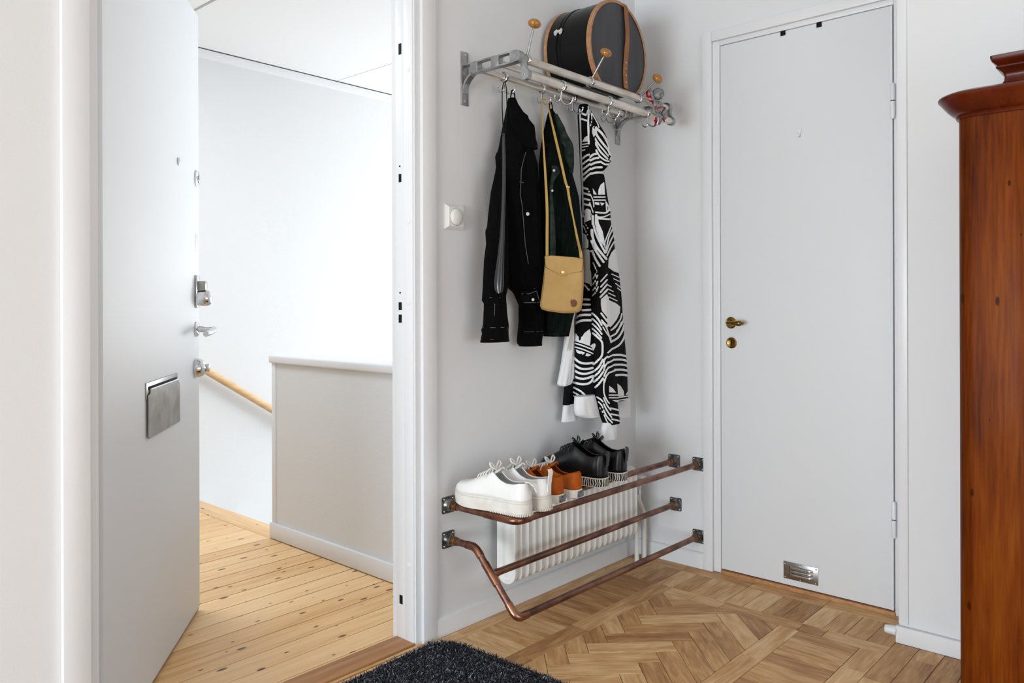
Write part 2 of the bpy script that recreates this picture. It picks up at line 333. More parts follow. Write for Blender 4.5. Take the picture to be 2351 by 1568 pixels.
# right wall with the closet door
mb = MB().box(0, 0.12, 0, -0.355, 0, HC).box(0, 0.12, -0.355, -1.06, 2.095, HC).box(0, 0.12, -1.06, -1.2, 0, HC)
struct('wall_right', mb, 'wall', 'white wall holding the closet door with brass handle', 'wall')
mb = MB().box(-0.2, 0.12, -1.097, YB, 0, HC)
struct('wall_projection', mb, 'wall', 'white wall projecting between the closet door and the mahogany cabinet', 'wall')
struct('wall_left', MB().box(XL - 0.1, XL, YB, WT, 0, HC), 'wall', 'white hall wall opposite the closet door', 'wall')
struct('wall_front', MB().box(XL - 0.1, 0.12, YB - 0.1, YB, 0, HC), 'wall', 'white hall wall behind the viewer', 'wall')
struct('ceiling', MB().box(XL - 0.1, 0.12, YB - 0.1, WT, HC, HC + 0.1), 'ceiling', 'white hall ceiling', 'ceiling')
for k, (a, b, lab) in enumerate((((XL + 0.01, -2.58, 0.0), (XL + 0.03, -0.02, 1.52), 'tall hall window in the left wall'), ((-3.55, YB + 0.01, 0.03), (-0.45, YB + 0.03, 1.67), 'added window frame at the rear fill light'))):  # the frame behind the viewer is added to go with the rear fill
    wf = MB(); t = 0.07
    if k == 0:
        wf.box(a[0], b[0], a[1], a[1] + t, a[2], b[2]).box(a[0], b[0], b[1] - t, b[1], a[2], b[2]).box(a[0], b[0], a[1], b[1], a[2], a[2] + t).box(a[0], b[0], a[1], b[1], b[2] - t, b[2])
    else:
        wf.box(a[0], a[0] + t, a[1], b[1], a[2], b[2]).box(b[0] - t, b[0], a[1], b[1], a[2], b[2]).box(a[0], b[0], a[1], b[1], a[2], a[2] + t).box(a[0], b[0], a[1], b[1], b[2] - t, b[2])
    struct('window_%d' % (k + 1), wf, 'trim', lab, 'window')

# ---- parquet floor: slab with recessed dark joints, planks are pieces of their own
floor = struct('floor', MB().box(XL, 0.05, YB, 0.0, -0.06, -0.0035), 'joint', 'worn oak parquet hall floor with herringbone field and plank borders', 'floor', smooth=False)
_pl = {}
def plank_mesh(l, wd):
    key = (round(l, 4), round(wd, 4))
    if key not in _pl:
        g = 0.0008; a, b = l / 2 - g, wd / 2 - g; c = 0.0008
        vs = [(-a, -b, -0.01), (a, -b, -0.01), (a, b, -0.01), (-a, b, -0.01), (-a, -b, -c), (a, -b, -c), (a, b, -c), (-a, b, -c), (-a + c, -b + c, 0), (a - c, -b + c, 0), (a - c, b - c, 0), (-a + c, b - c, 0)]
        fs = [(0, 1, 5, 4), (1, 2, 6, 5), (2, 3, 7, 6), (3, 0, 4, 7), (4, 5, 9, 8), (5, 6, 10, 9), (6, 7, 11, 10), (7, 4, 8, 11), (8, 9, 10, 11)]
        me = bpy.data.meshes.new('plank'); me.from_pydata(vs, [], fs); me.materials.append(M['oak']); _pl[key] = me
    return _pl[key]
def plank(cx, cy, l, wd, ang, parent=floor, mat=None):
    o = bpy.data.objects.new('plank', plank_mesh(l, wd)); COL.objects.link(o); o.parent = parent
    o.location = (cx, cy, random.uniform(-0.0003, 0.0003)); o.rotation_euler = (0, 0, ang + (pi if random.random() < 0.5 else 0)); return o
def clip(poly, x0, x1, y0, y1):
    for ax, val, sg in ((0, x0, 1), (0, x1, -1), (1, y0, 1), (1, y1, -1)):
        out = []
        for i in range(len(poly)):
            a, b = poly[i], poly[(i + 1) % len(poly)]; da, db = (a[ax] - val) * sg, (b[ax] - val) * sg
            if da >= 0: out.append(a)
            if (da >= 0) != (db >= 0):
                t = da / (da - db); out.append((a[0] + (b[0] - a[0]) * t, a[1] + (b[1] - a[1]) * t))
        poly = out
        if not poly: return []
    return poly
def cut_plank(cx, cy, l, wd, ang, box):
    c, s = cos(ang), sin(ang); g = 0.0008
    cor = [(cx + c * u - s * v, cy + s * u + c * v) for u, v in ((-l / 2, -wd / 2), (l / 2, -wd / 2), (l / 2, wd / 2), (-l / 2, wd / 2))]
    if all(box[0] <= p[0] <= box[1] and box[2] <= p[1] <= box[3] for p in cor): plank(cx, cy, l, wd, ang); return
    cor = [(cx + c * u - s * v, cy + s * u + c * v) for u, v in ((-l / 2 + g, -wd / 2 + g), (l / 2 - g, -wd / 2 + g), (l / 2 - g, wd / 2 - g), (-l / 2 + g, wd / 2 - g))]
    poly = clip(cor, *box)
    if len(poly) < 3: return
    A = 0.5 * abs(sum(poly[i][0] * poly[(i + 1) % len(poly)][1] - poly[(i + 1) % len(poly)][0] * poly[i][1] for i in range(len(poly))))
    if A < 1.2e-4: return
    loc = [((p[0] - cx) * c + (p[1] - cy) * s, -(p[0] - cx) * s + (p[1] - cy) * c) for p in poly]
    m = MB().prism(loc, -0.01, 0.0); o = m.build('plank', 'oak', smooth=False); o.parent = floor; o.location = (cx, cy, 0); o.rotation_euler = (0, 0, ang)
PX0 = -2.35
# strips along the two walls
xs = [-0.077, -0.53, -1.067, -1.62, PX0]
for a, b in zip(xs, xs[1:]): plank((a + b) / 2, -0.0385, abs(a - b), 0.053, 0)
plank(-0.077 / 2, -0.0385, 0.077, 0.053, 0)
ys = [-0.065, -0.262, -0.537, -0.815, -1.097]
for a, b in zip(ys, ys[1:]): plank(-0.0385, (a + b) / 2, abs(a - b), 0.077, pi / 2)
# band of short planks along the rear wall / right wall
x = -0.2625
while x > PX0: plank(x - 0.03375, -0.161, 0.192, 0.0675, pi / 2); x -= 0.0675
ys = [-0.065, -0.13, -0.197, -0.262, -0.333, -0.397, -0.471, -0.537, -0.606, -0.677, -0.746, -0.816, -0.884, -0.951, -1.02, -1.091]
for a, b in zip(ys, ys[1:]): plank((-0.077 - 0.2625) / 2, (a + b) / 2, 0.1855, abs(a - b), 0)
# friezes
for a, b in zip([-0.2625, -0.507, -0.779, -1.057, -1.33, -1.6, -1.87, PX0], [-0.507, -0.779, -1.057, -1.33, -1.6, -1.87, PX0]): plank((a + b) / 2, -0.293, abs(a - b), 0.072, 0)
for a, b in zip([-0.329, -0.437, -0.548, -0.825, -0.902, -1.091], [-0.437, -0.548, -0.825, -0.902, -1.091]): plank(-0.296, (a + b) / 2, abs(a - b), 0.067, pi / 2)
for a, b in zip([-0.3295, -0.606, -0.876, -1.146, -1.416, -1.69, PX0], [-0.606, -0.876, -1.146, -1.416, -1.69, PX0]): plank((a + b) / 2, -0.8, abs(a - b), 0.068, 0)
# herringbone field, rows of 68 x 270 mm at 45 degrees
fb = (PX0, -0.3295, -0.766, -0.329); wd, ln = 0.0683, 0.271
ax0 = -0.813; y0 = -0.426                        # end corner of one plank read off the photograph
q = sqrt(0.5)
for k in range(-18, 14):
    ox = ax0 + k * wd * 2 * q                    # the zigzag repeats every 96 mm along the wall
    cut_plank(ox + q * (ln + wd) / 2, y0 - q * (ln - wd) / 2, ln, wd, -pi / 4, fb)
    cut_plank(ox + q * (ln / 2 + 1.5 * wd), y0 - q * (1.5 * ln - wd / 2), ln, wd, pi / 4, fb)
    cut_plank(ox + q * (ln - wd) / 2, y0 + q * (ln + wd) / 2, ln, wd, pi / 4, fb)
# inner band, then long planks in front
x = -0.3295
while x > PX0: plank(x - 0.0345, -0.928, 0.188, 0.069, pi / 2); x -= 0.069
y = -1.022; r = 0
while y > -1.75:
    x = -0.3295 if y > -1.03 else -0.217; off = (0.16, 0.30, 0.09, 0.24)[r % 4]; first = True
    while x > PX0:
        l = off if first else 0.27; first = False
        plank(x - l / 2, y - 0.0345, l, 0.069, 0); x -= l
    y -= 0.069; r += 1
rest = MB().box(XL, PX0, YB, 0, -0.003, 0.0).box(PX0, 0, YB, y, -0.003, 0.0); struct('floor_rest', rest, 'oak', 'oak floor behind the viewer', 'floor', smooth=False)
for o in [o for o in bpy.data.objects if o.name.startswith('floor_rest')]: attach(o, floor); o.name = 'parquet_field'; del o['category']

# ---- skirting
def skirt(name, poly, mat_frame, length, label):
    return struct(name, MB().prism(poly, 0, length, mat_frame), 'skirting', label, 'baseboard')
prof = [(0, 0), (0.012, 0), (0.012, 0.052), (0.010, 0.058), (0.006, 0.0625), (0, 0.064)]
skirt('baseboard_rear', prof, Matrix(((0, 0, 1, -1.160), (-1, 0, 0, 0), (0, 1, 0, 0), (0, 0, 0, 1))), 1.160, 'chipped white skirting under the shoe rack')
skirt('baseboard_right', prof, Matrix(((-1, 0, 0, 0), (0, 0, -1, 0), (0, 1, 0, 0), (0, 0, 0, 1))), 0.322, 'white skirting left of the closet door')
sk = struct('baseboard_projection', MB().bbox(-0.217, -0.2, -1.091, -3.9, 0, 0.052, 0.002), 'trim', 'white skirting beside the mahogany cabinet', 'baseboard')
ds = thing('door_stop', 'white rubber door stop on the end of the skirting by the closet door', 'door stop', (-0.21, -1.091, 0.033))
MB().lathe([(0.0, 0.0), (0.0145, 0.0), (0.015, 0.006), (0.0135, 0.02), (0.0115, 0.031), (0.008, 0.0335), (0, 0.0335)], frame((-0.2085, -1.0905, 0.034), (-0.18, 1, 0.03))).build('stop_cone', 'rubber', ds)

# ---- entrance doorway: casings, jambs, threshold
mb = MB().bbox(-1.205, -1.147, -0.013, 0.0005, 0.0, 2.0995, 0.002).bbox(-2.2245, -2.168, -0.014, 0.0005, 0.0, 2.0995, 0.002).bbox(-2.2245, -1.147, -0.013, 0.0005, 2.1, 2.165, 0.002)
struct('trim_1', mb, 'trim', 'white casing round the entrance doorway', 'door trim')
jamb = thing('trim_2', 'white entrance door frame with lock recesses', 'door frame', (-1.65, 0.05, 0), kind='structure')
MB().bbox(-1.2314, -1.19, 0.0055, 0.046, 0, 2.09, 0.0015).bbox(-1.2305, -1.19, 0.046, 0.0862, 0, 2.09, 0.0015).build('lock_jamb', 'trim', jamb)
MB().bbox(-2.20, -2.1455, 0.004, 0.03, 0, 2.09, 0.0015).bbox(-2.20, -2.137, 0.03, 0.052, 0, 2.09, 0.0015).bbox(-2.20, -2.150, 0.052, 0.088, 0, 2.09, 0.0015).build('hinge_jamb', 'trim', jamb)
MB().bbox(-2.1365, -1.232, 0.005, 0.05, 2.062, 2.1, 0.0015).bbox(-2.1365, -1.232, 0.0505, 0.087, 2.072, 2.1, 0.0015).build('head_jamb', 'trim', jamb)
for z0, z1, ya, yb in ((1.8357, 1.87, 0.0566, 0.0702), (1.4359, 1.4618, 0.0584, 0.0709), (1.0357, 1.0602, 0.058, 0.0727), (0.9962, 1.022, 0.0582, 0.0728), (0.1156, 0.1433, 0.0579, 0.0725)):
    MB().box(-1.2312, -1.228, ya, yb, z0, z1).build('strike_recess_shade', 'black', jamb)  # flush black plates stand in for the shade inside the lock recesses
for z in (1.486, 1.09): MB().lathe([(0.0028, 0), (0.0028, 0.003), (0, 0.003)], frame((-1.2295, 0.065, z), (-1, 0, 0)), 10).build('screw_hole', 'black', jamb)
for z in (1.78, 1.31, 1.06, 0.245): MB().lathe([(0.0085, 0), (0.0085, 0.0012), (0.007, 0.0018), (0, 0.0018)], frame((-1.2314, 0.026, z), (-1, 0, 0)), 16).build('cover_cap', 'trim', jamb)
th = MB().bbox(-2.2, -1.2, 0.002, 0.09, -0.02, 0.010, 0.004); struct('trim_3', th, 'threshold', 'worn brown wooden threshold under the entrance doorway', 'threshold')
struct('trim_4', MB().bbox(-2.2, -1.16, -0.012, 0.0015, -0.02, 0.003, 0.001), 'oak', 'narrow oak strip along the threshold', 'threshold')

# ---- landing outside: pine boards, parapet, stairs, walls, ceiling
YF = 2.447; XN = -0.929
landing = struct('floor_landing', MB().box(-3.4, -0.81, 0.09, YF, -0.2, -0.004), 'joint', 'knotty pine board floor of the stair landing', 'floor', smooth=False)
yy = [0.09, 0.115]; 
while yy[-1] < YF - 0.02: yy.append(yy[-1] + 0.1018)
yy[-1] = YF
for a, b in zip(yy, yy[1:]):
    m = MB(); l = XN + 3.4; hw_ = (b - a) / 2 - random.uniform(0.001, 0.0028)
    m.bbox(-l / 2, l / 2 - 0.001, -hw_, hw_, -0.012, 0, 0.0009, 1); o = m.build('plank', 'pine'); o.parent = landing; o.location = ((XN - 3.4) / 2, (a + b) / 2, 0)
m = MB().bbox(-(YF - 0.1) / 2, (YF - 0.1) / 2, -0.0595, 0.0585, -0.03, 0.0005, 0.006); o = m.build('nosing', 'pine'); o.parent = landing; o.location = (-0.869, (YF + 0.1) / 2, 0); o.rotation_euler = (0, 0, pi / 2)
pp = thing('parapet', 'white half wall with rounded cap on the stair landing', 'parapet', (-0.87, 0.75, 0), kind='structure')
MB().box(-0.916, -0.80, WT, 1.325, 0, 0.79).build('panel', 'wall_grain', pp, smooth=False)
MB().bbox(-0.921, -0.79, 1.300, 1.332, 0.0, 0.79, 0.003).build('end_post', 'trim', pp)
MB().bbox(-0.930, -0.775, WT, 1.345, 0.7875, 0.8235, 0.008, 3).build('cap', 'trim', pp)
MB().bbox(-0.9305, -0.915, WT, 1.339, 0.002, 0.0715, 0.004).build('skirting', 'trim', pp)
struct('wall_landing_far', MB().box(-3.5, 3.6, YF, YF + 0.1, -2.6, HC), 'wall_grain', 'bright white wall of the stairwell with handrail', 'wall')
struct('wall_landing_left', MB().box(-3.5, -3.4, WT, YF, -0.2, HC), 'wall_grain', 'white landing wall behind the open entrance door', 'wall')
struct('wall_stair_end', MB().box(3.5, 3.6, WT, YF, -2.6, HC), 'wall_grain', 'white wall at the foot of the stairs', 'wall')
struct('wall_stair_side', MB().box(0.12, 3.5, WT - 0.1, WT, -2.6, HC).box(-0.81, 0.12, WT - 0.1, WT, -2.6, 0), 'wall_grain', 'white stairwell wall next to the hall', 'wall')
cl = thing('ceiling_landing', 'white panelled ceiling over the stair landing', 'ceiling', (0, 1.3, HC), kind='structure')
MB().box(-3.5, 3.6, WT, YF + 0.05, HC + 0.012, HC + 0.1).build('ceiling_board', 'ceiling', cl, smooth=False)
for a, b in ((-3.4, -2.215), (-2.205, -0.999), (-0.982, 0.2195), (0.2235, 1.43), (1.434, 2.64), (2.644, 3.5)): MB().bbox(a, b, WT, YF - 0.014, HC, HC + 0.012, 0.001, 1).build('panel', 'ceiling', cl)
MB().prism([(0, 0), (0.014, 0.002), (0.016, 0.03), (0.012, 0.048), (0, 0.05)], 0, 6.9, Matrix(((0, 0, 1, -3.4), (-1, 0, 0, YF), (0, -1, 0, HC - 0.004), (0, 0, 0, 1)))).build('cornice', 'trim', cl)
st = thing('staircase', 'pale stairs going down beside the landing parapet', 'staircase', (0.5, 1.9, -0.2), kind='structure')
for k in range(12):
    x0 = -0.80 + k * 0.268; z = -0.171 * (k + 1)
    MB().bbox(x0 - 0.02, x0 + 0.268, 1.33, YF, z - 0.04, z, 0.006).build('tread', 'tread', st)
    MB().box(x0 - 0.002, x0 + 0.012, 1.33, YF, z, z + 0.135).build('riser', 'trim', st, smooth=False)
sl = -0.6375
def railz(x): return 0.657 + sl * (x + 0.66)
MB().prism([(-0.9, 0.012), (-0.9, -0.3), (2.3, -0.3 + 3.2 * sl), (2.3, 0.012 + 3.2 * sl)], 0, 0.02, Matrix(((1, 0, 0, 0), (0, 0, -1, YF), (0, 1, 0, 0.035), (0, 0, 0, 1)))).build('wall_string', 'trim', st, smooth=False)
MB().prism([(-0.9, 0.018), (-0.9, 0.012), (2.3, 0.012 + 3.2 * sl), (2.3, 0.018 + 3.2 * sl)], 0, 0.008, Matrix(((1, 0, 0, 0), (0, 0, -1, YF), (0, 1, 0, 0.035), (0, 0, 0, 1)))).build('painted_shadow_gap', 'black', st, smooth=False)  # solid black strip stands in for the shadow line above the string
hr = thing('handrail', 'round pale wooden handrail sloping down the stairwell wall', 'handrail', (-0.66, YF - 0.06, 0.657))
MB().tube([(-0.80, YF - 0.055, railz(-0.80)), (2.2, YF - 0.055, railz(2.2))], 0.021, 20).build('rail', 'handrail', hr)
for x in (-0.2, 0.9, 2.0): MB().tube([(x, YF - 0.055, railz(x) - 0.02), (x, YF - 0.055, railz(x) - 0.05), (x, YF, railz(x) - 0.07)], 0.006, 8).build('bracket', 'steel', hr)

# ---- entrance door leaf, standing open into the stairwell
DA = radians(50.94); HG = Vector((-2.1147, 0.0594, 0)); DW, DTH = 0.925, 0.05
DU = Vector((cos(DA), sin(DA), 0)); DN = Vector((sin(DA), -cos(DA), 0))        # DN points into the hall side
DM = Matrix(((DU.x, DN.x, 0, HG.x), (DU.y, DN.y, 0, HG.y), (0, 0, 1, 0), (0, 0, 0, 1)))
def D(s, n, z): return DM @ Vector((s, n, z))
def dbuild(m, name, mat, par, **k):
    m.v = [tuple(DM @ Vector(p)) for p in m.v]; return m.build(name, mat, par, **k)
d1 = thing('door_1', 'white entrance door standing half open with steel fittings', 'door', tuple(HG), kind='structure')
dbuild(MB().bbox(0, DW, -DTH, 0, 0.013, 2.051, 0.0025), 'leaf', 'door', d1)
dbuild(MB().box(0.0, DW - 0.004, -0.012, -0.002, 0.007, 0.0135), 'drop_seal', 'steel', d1, smooth=False)
def dl(prof, s, z, n=24): return MB().lathe(prof, frame((s, 0, z), (0, 1, 0)), n)
dbuild(dl([(0.0, 0), (0.012, 0), (0.0125, 0.004), (0.009, 0.007), (0.006, 0.0075), (0, 0.006)], 0.6562, 1.5006), 'peephole', 'chrome', d1)
e = MB().lathe([(0.0, 0), (0.028, 0), (0.028, 0.004), (0.024, 0.007), (0, 0.0075)], frame((0.889, 0, 1.4835), (0, 1, 0)), 28); dbuild(e, 'oval_escutcheon', 'chrome', d1)
dbuild(MB().bbox(0.884, 0.894, 0.007, 0.012, 1.468, 1.494, 0.002), 'escutcheon_flap', 'chrome', d1)
dbuild(MB().bbox(0.878, 0.908, 0, 0.0006, 1.234, 1.2955, 0.0002), 'sticker', 'sticker', d1)
lk = dbuild(MB().bbox(0.862, 0.902, 0, 0.009, 1.043, 1.154, 0.008, 3), 'lock_plate', 'chrome', d1)
dbuild(MB().bbox(0.867, 0.897, 0.009, 0.034, 1.104, 1.134, 0.002), 'lock_button', 'steel', lk)
dbuild(dl([(0, 0.008), (0.027, 0.008), (0.0275, 0.03), (0.0255, 0.042), (0.020, 0.049), (0.012, 0.052), (0, 0.052)], 0.882, 1.076), 'thumb_turn', 'chrome', lk)
lv = dbuild(dl([(0, 0), (0.0255, 0), (0.0255, 0.005), (0.022, 0.008), (0.011, 0.009), (0.0105, 0.022), (0, 0.022)], 0.8805, 0.9705), 'lever_rose', 'chrome', d1)
dbuild(MB().tube(spline([(0.8805, 0.015, 0.9705), (0.8805, 0.036, 0.9705), (0.8795, 0.052, 0.9703), (0.868, 0.062, 0.969), (0.84, 0.064, 0.966), (0.79, 0.062, 0.961), (0.762, 0.058, 0.959)], 5), [0.0095] * 12 + [0.0105] * 10 + [0.010] * 9, 14), 'lever', 'chrome', lv)
cy = dbuild(dl([(0, 0), (0.0325, 0), (0.033, 0.006), (0.031, 0.016), (0.026, 0.026), (0.017, 0.033), (0, 0.035)], 0.8727, 0.839), 'lower_lock', 'chrome', d1)
dbuild(MB().bbox(0.868, 0.878, 0.032, 0.046, 0.826, 0.853, 0.003), 'turn_piece', 'chrome', cy)
dbuild(MB().box(0.848, 0.852, 0.003, 0.022, 0.824, 0.830), 'latch_pin', 'black', cy)
ls = dbuild(MB().bbox(0.3125, 0.6295, 0, 0.004, 0.800, 0.845, 0.001), 'letter_plate', 'steel', d1)
dbuild(MB().bbox(0.325, 0.617, 0.002, 0.0046, 0.826, 0.834, 0.0005), 'letter_slot', 'black', ls)
fl = dbuild(MB().prism([(0.3335, 0.826), (0.6245, 0.826), (0.6245, 0.815), (0.6375, 0.813), (0.638, 0.7), (0.633, 0.694), (0.322, 0.694), (0.3165, 0.7), (0.3165, 0.812), (0.3335, 0.816)], 0.0055, 0.0085, Matrix(((1, 0, 0, 0), (0, 0, 1, 0), (0, 1, 0, 0), (0, 0, 0, 1)))), 'letter_flap', 'steel', d1, smooth=False)
dbuild(MB().tube([(0.334, 0.0085, 0.826), (0.624, 0.0085, 0.826)], 0.0025, 8), 'flap_hinge', 'chrome', fl)

# ---- closet door in the right wall
d2 = thing('door_2', 'flat white closet door with brass lever and floor vent', 'door', (0, -0.71, 0), kind='structure')
MB().bbox(-0.001, 0.04, -1.0237, -0.3936, 0.017, 2.055, 0.003).build('leaf', 'door', d2)
MB().bbox(-0.0014, 0.001, -1.0237, -1.0165, 0.017, 2.055, 0.0006, 1).build('edge_strip', 'door', d2)
fr = tag(MB().bbox(0.0, 0.1, -0.391, -0.355, 0, 2.09, 0.002).bbox(0.0, 0.1, -1.07, -1.0275, 0, 2.09, 0.002).bbox(0.0, 0.1, -1.0275, -0.391, 2.058, 2.095, 0.002).build('trim_5', 'trim'), 'white frame round the closet door', 'door frame', kind='structure')
tag(MB().bbox(-0.0135, 0.0005, -0.362, -0.322, 0, 2.117, 0.0025).bbox(-0.0135, 0.0005, -1.09, -0.362, 2.077, 2.117, 0.0025).build('trim_6', 'trim'), 'white casing round the closet door', 'door trim', kind='structure')
tag(MB().bbox(-0.2055, -0.1995, -1.0968, -1.1245, 0.058, HC, 0.0015).build('trim_7', 'trim'), 'white corner strip beside the closet door', 'corner trim', kind='structure')
tag(MB().bbox(-0.006, 0.06, -1.03, -0.392, -0.01, 0.013, 0.004).build('trim_8', 'threshold'), 'brown wooden sill under the closet door', 'threshold', kind='structure')
MB().box(0.05, 0.06, -1.03, -0.39, 0.0, 2.06).build('gap_shade_sheet', 'black', d2, smooth=False)  # black sheet behind the leaf supplies the shade in the door gaps
rose = MB().lathe([(0, 0), (0.0225, 0), (0.0225, 0.003), (0.020, 0.0045), (0.0185, 0.004), (0.0165, 0.006), (0.011, 0.0065), (0.0105, 0.016), (0, 0.016)], frame((-0.001, -0.4373, 0.977), (-1, 0, 0))).build('handle_rose', 'brass', d2)
hp = [(-0.012, -0.4373, 0.977), (-0.034, -0.4373, 0.977), (-0.043, -0.444, 0.977), (-0.044, -0.456, 0.9768), (-0.044, -0.468, 0.9766), (-0.044, -0.486, 0.9764), (-0.044, -0.493, 0.9764), (-0.044, -0.497, 0.9764), (-0.044, -0.5, 0.9764), (-0.044, -0.505, 0.9764), (-0.044, -0.509, 0.9764)]
MB().tube(hp, [0.007, 0.007, 0.0078, 0.007, 0.0085, 0.0105, 0.0108, 0.0085, 0.0055, 0.0062, 0.0025], 16).build('handle_lever', 'brass', rose)
for dy, dz in ((-0.011, 0.013), (-0.011, -0.013), (0.011, 0.013), (0.011, -0.013)): MB().sphere((-0.0065, -0.4373 + dy, 0.977 + dz), 0.0028, nu=8, nv=6).build('screw', 'brass', rose)
key = MB().lathe([(0, 0), (0.0215, 0), (0.0215, 0.003), (0.0185, 0.0045), (0.017, 0.0035), (0, 0.0035)], frame((-0.001, -0.4392, 0.8995), (-1, 0, 0))).build('key_plate', 'brass', d2)
MB().bbox(-0.0056, -0.004, -0.4415, -0.4372, 0.891, 0.905, 0.0006).lathe([(0, 0), (0.0034, 0), (0.0034, 0.0012), (0, 0.0012)], frame((-0.0044, -0.4393, 0.9055), (-1, 0, 0)), 12).build('keyhole', 'black', key)
for dy in (-0.0135, 0.0135): MB().sphere((-0.0048, -0.4392 + dy, 0.8993), 0.0022, nu=8, nv=6).build('screw', 'brass', key)
for z0, z1 in ((1.6712, 1.7914), (0.2638, 0.387)):
    hi = MB().tube([(-0.009, -1.0268, z0), (-0.009, -1.0268, z0 + 0.008), (-0.009, -1.0268, (z0 + z1) / 2 - 0.002)], [0.0055, 0.008, 0.008], 14).tube([(-0.009, -1.0268, (z0 + z1) / 2 + 0.002), (-0.009, -1.0268, z1 - 0.006), (-0.009, -1.0268, z1)], [0.008, 0.008, 0.005], 14).build('hinge', 'trim', d2)
    MB().tube([(-0.009, -1.0268, (z0 + z1) / 2 - 0.003), (-0.009, -1.0268, (z0 + z1) / 2 + 0.003)], 0.0068, 12).build('hinge_pin', 'bronze', hi)
for y in (-0.6463, -0.7791): MB().bbox(-0.004, -0.0005, y - 0.0095, y + 0.0095, 2.038, 2.0565, 0.0018).build('bumper', 'black', d2)
vn = MB().bbox(-0.0035, -0.0005, -0.7705, -0.643, 0.0405, 0.1035, 0.0012).build('vent_plate', 'steel', d2)
for z in (0.0585, 0.0715, 0.0845):
    sl_ = []
    for k in range(13):
        t = k / 12; y = -0.7515 + 0.086 * t; e_ = min(1, min(t, 1 - t) / 0.12); e_ = sqrt(max(0, 1 - (1 - e_) ** 2)); sl_.append([(-0.0035 - 0.007 * sin(a) * max(e_, 0.08), y, z - 0.005 + 0.011 * (1 - cos(a)) / 2) for a in [pi * j / 8 for j in range(9)]])
    MB().rings(sl_, True, True).build('louvre', 'chrome', vn)
    MB().box(-0.0055, -0.0036, -0.6655, -0.6645, z - 0.003, z + 0.004).build('louvre_end', 'black', vn)
for y, z in ((-0.651, 0.0965), (-0.651, 0.0475), (-0.763, 0.0965), (-0.763, 0.0475), (-0.707, 0.0985), (-0.707, 0.0455)): MB().lathe([(0.0032, 0), (0.003, 0.0012), (0.001, 0.0006), (0, 0.0006)], frame((-0.0033, y, z), (-1, 0, 0)), 10).build('screw', 'steel', vn)
hk = thing('adhesive_hook', 'small white adhesive hook high on the closet door', 'hook', (-0.002, -0.708, 1.67))
MB().lathe([(0, 0), (0.0085, 0), (0.0085, 0.003), (0.007, 0.0045), (0, 0.0048)], frame((-0.001, -0.708, 1.679), (-1, 0, 0)), 18).build('pad', 'plastic', hk)
MB().tube([(-0.004, -0.708, 1.672), (-0.0045, -0.7075, 1.664), (-0.0075, -0.7075, 1.658), (-0.0125, -0.7075, 1.659), (-0.0135, -0.7075, 1.664)], [0.005, 0.0042, 0.004, 0.0035, 0.002], 10).build('prong', 'plastic', hk)

# ---- light switch
sw = thing('light_switch', 'square white light switch with round rocker beside the entrance doorway', 'light switch', (-1.0613, 0, 1.335))
c = Vector((-1.0613, 0, 1.335))
def sq(h, y): return [(c.x - h, y, c.z - h * 0.94), (c.x + h, y, c.z - h * 0.94), (c.x + h, y, c.z + h * 0.94), (c.x - h, y, c.z + h * 0.94)]
MB().rings([sq(0.0435, 0), sq(0.0435, -0.003), sq(0.0325, -0.0135), sq(0.031, -0.0135)]).build('frame', 'plastic', sw, angle=20)
MB().lathe([(0, 0), (0.0275, 0), (0.0275, 0.003), (0.0255, 0.0055), (0.015, 0.0085), (0, 0.0095)], frame((c.x, -0.0132, c.z), (0, -1, 0)), 36).build('rocker', 'plastic', sw)
MB().lathe([(0.0285, 0), (0.0285, 0.0004), (0, 0.0004)], frame((c.x, -0.0134, c.z), (0, -1, 0)), 36).build('painted_shadow_ring', 'steel', sw)  # grey disc edge stands in for the shadow round the rocker

# ================================================================ COAT RACK
XA, XB = -1.012, -0.131
RODS = {'back': (-0.055, 1.816), 'mid': (-0.148, 1.816), 'front': (-0.237, 1.814), 'low': (-0.252, 1.762)}
rack = thing('coat_rack', 'wall mounted metal hat and coat rack with four long tubes', 'coat rack', (-0.57, 0, 1.70))
for X in (XA, XB):
    br = MB().bbox(X - 0.017, X + 0.017, -0.004, 0, 1.7045, 1.8805, 0.0015)
    br.bbox(X - 0.011, X + 0.011, -0.225, -0.003, 1.8315, 1.8365, 0.001)
    low = [(-0.228, 1.801), (-0.06, 1.8015), (-0.045, 1.7995), (-0.028, 1.792), (-0.015, 1.779), (-0.008, 1.764), (-0.004, 1.742)]
    L = spline([(X, y, z) for y, z in low], 4)
    br.rings([[(X - 0.011, p.y + dy, p.z + dz), (X + 0.011, p.y + dy, p.z + dz), (X + 0.011, p.y - dy, p.z - dz), (X - 0.011, p.y - dy, p.z - dz)] for p, dy, dz in [(p, (0.0028 if i > 10 else 0.0), (0.0028 if i <= 16 else 0.001)) for i, p in enumerate(L)]])
    bo = br.build('bracket', 'alu', rack)
    for y, hw_ in ((-0.055, 0.017), (-0.148, 0.017)): MB().bbox(X - 0.012, X + 0.012, y - hw_, y + hw_, 1.8015, 1.8355, 0.002).build('rod_socket', 'alu', bo)
    lug = MB()
    pts = [(-0.212, -0.0185)] + [(-0.236 - 0.018 * sin(a), -0.018 * cos(a)) for a in [pi * j / 12 for j in range(13)]] + [(-0.212, 0.0185)]
    lug.prism([(p[0], p[1] + 1.8175) for p in pts], X - 0.012, X + 0.012, Matrix(((0, 0, 1, 0), (1, 0, 0, 0), (0, 1, 0, 0), (0, 0, 0, 1))))
    lug.build('rod_socket', 'alu', bo)
    for z in (1.8705, 1.7175): MB().lathe([(0.0045, 0), (0.004, 0.0015), (0.0015, 0.0012), (0, 0.0006)], frame((X, -0.0038, z), (0, -1, 0)), 12).build('screw', 'chrome', bo)
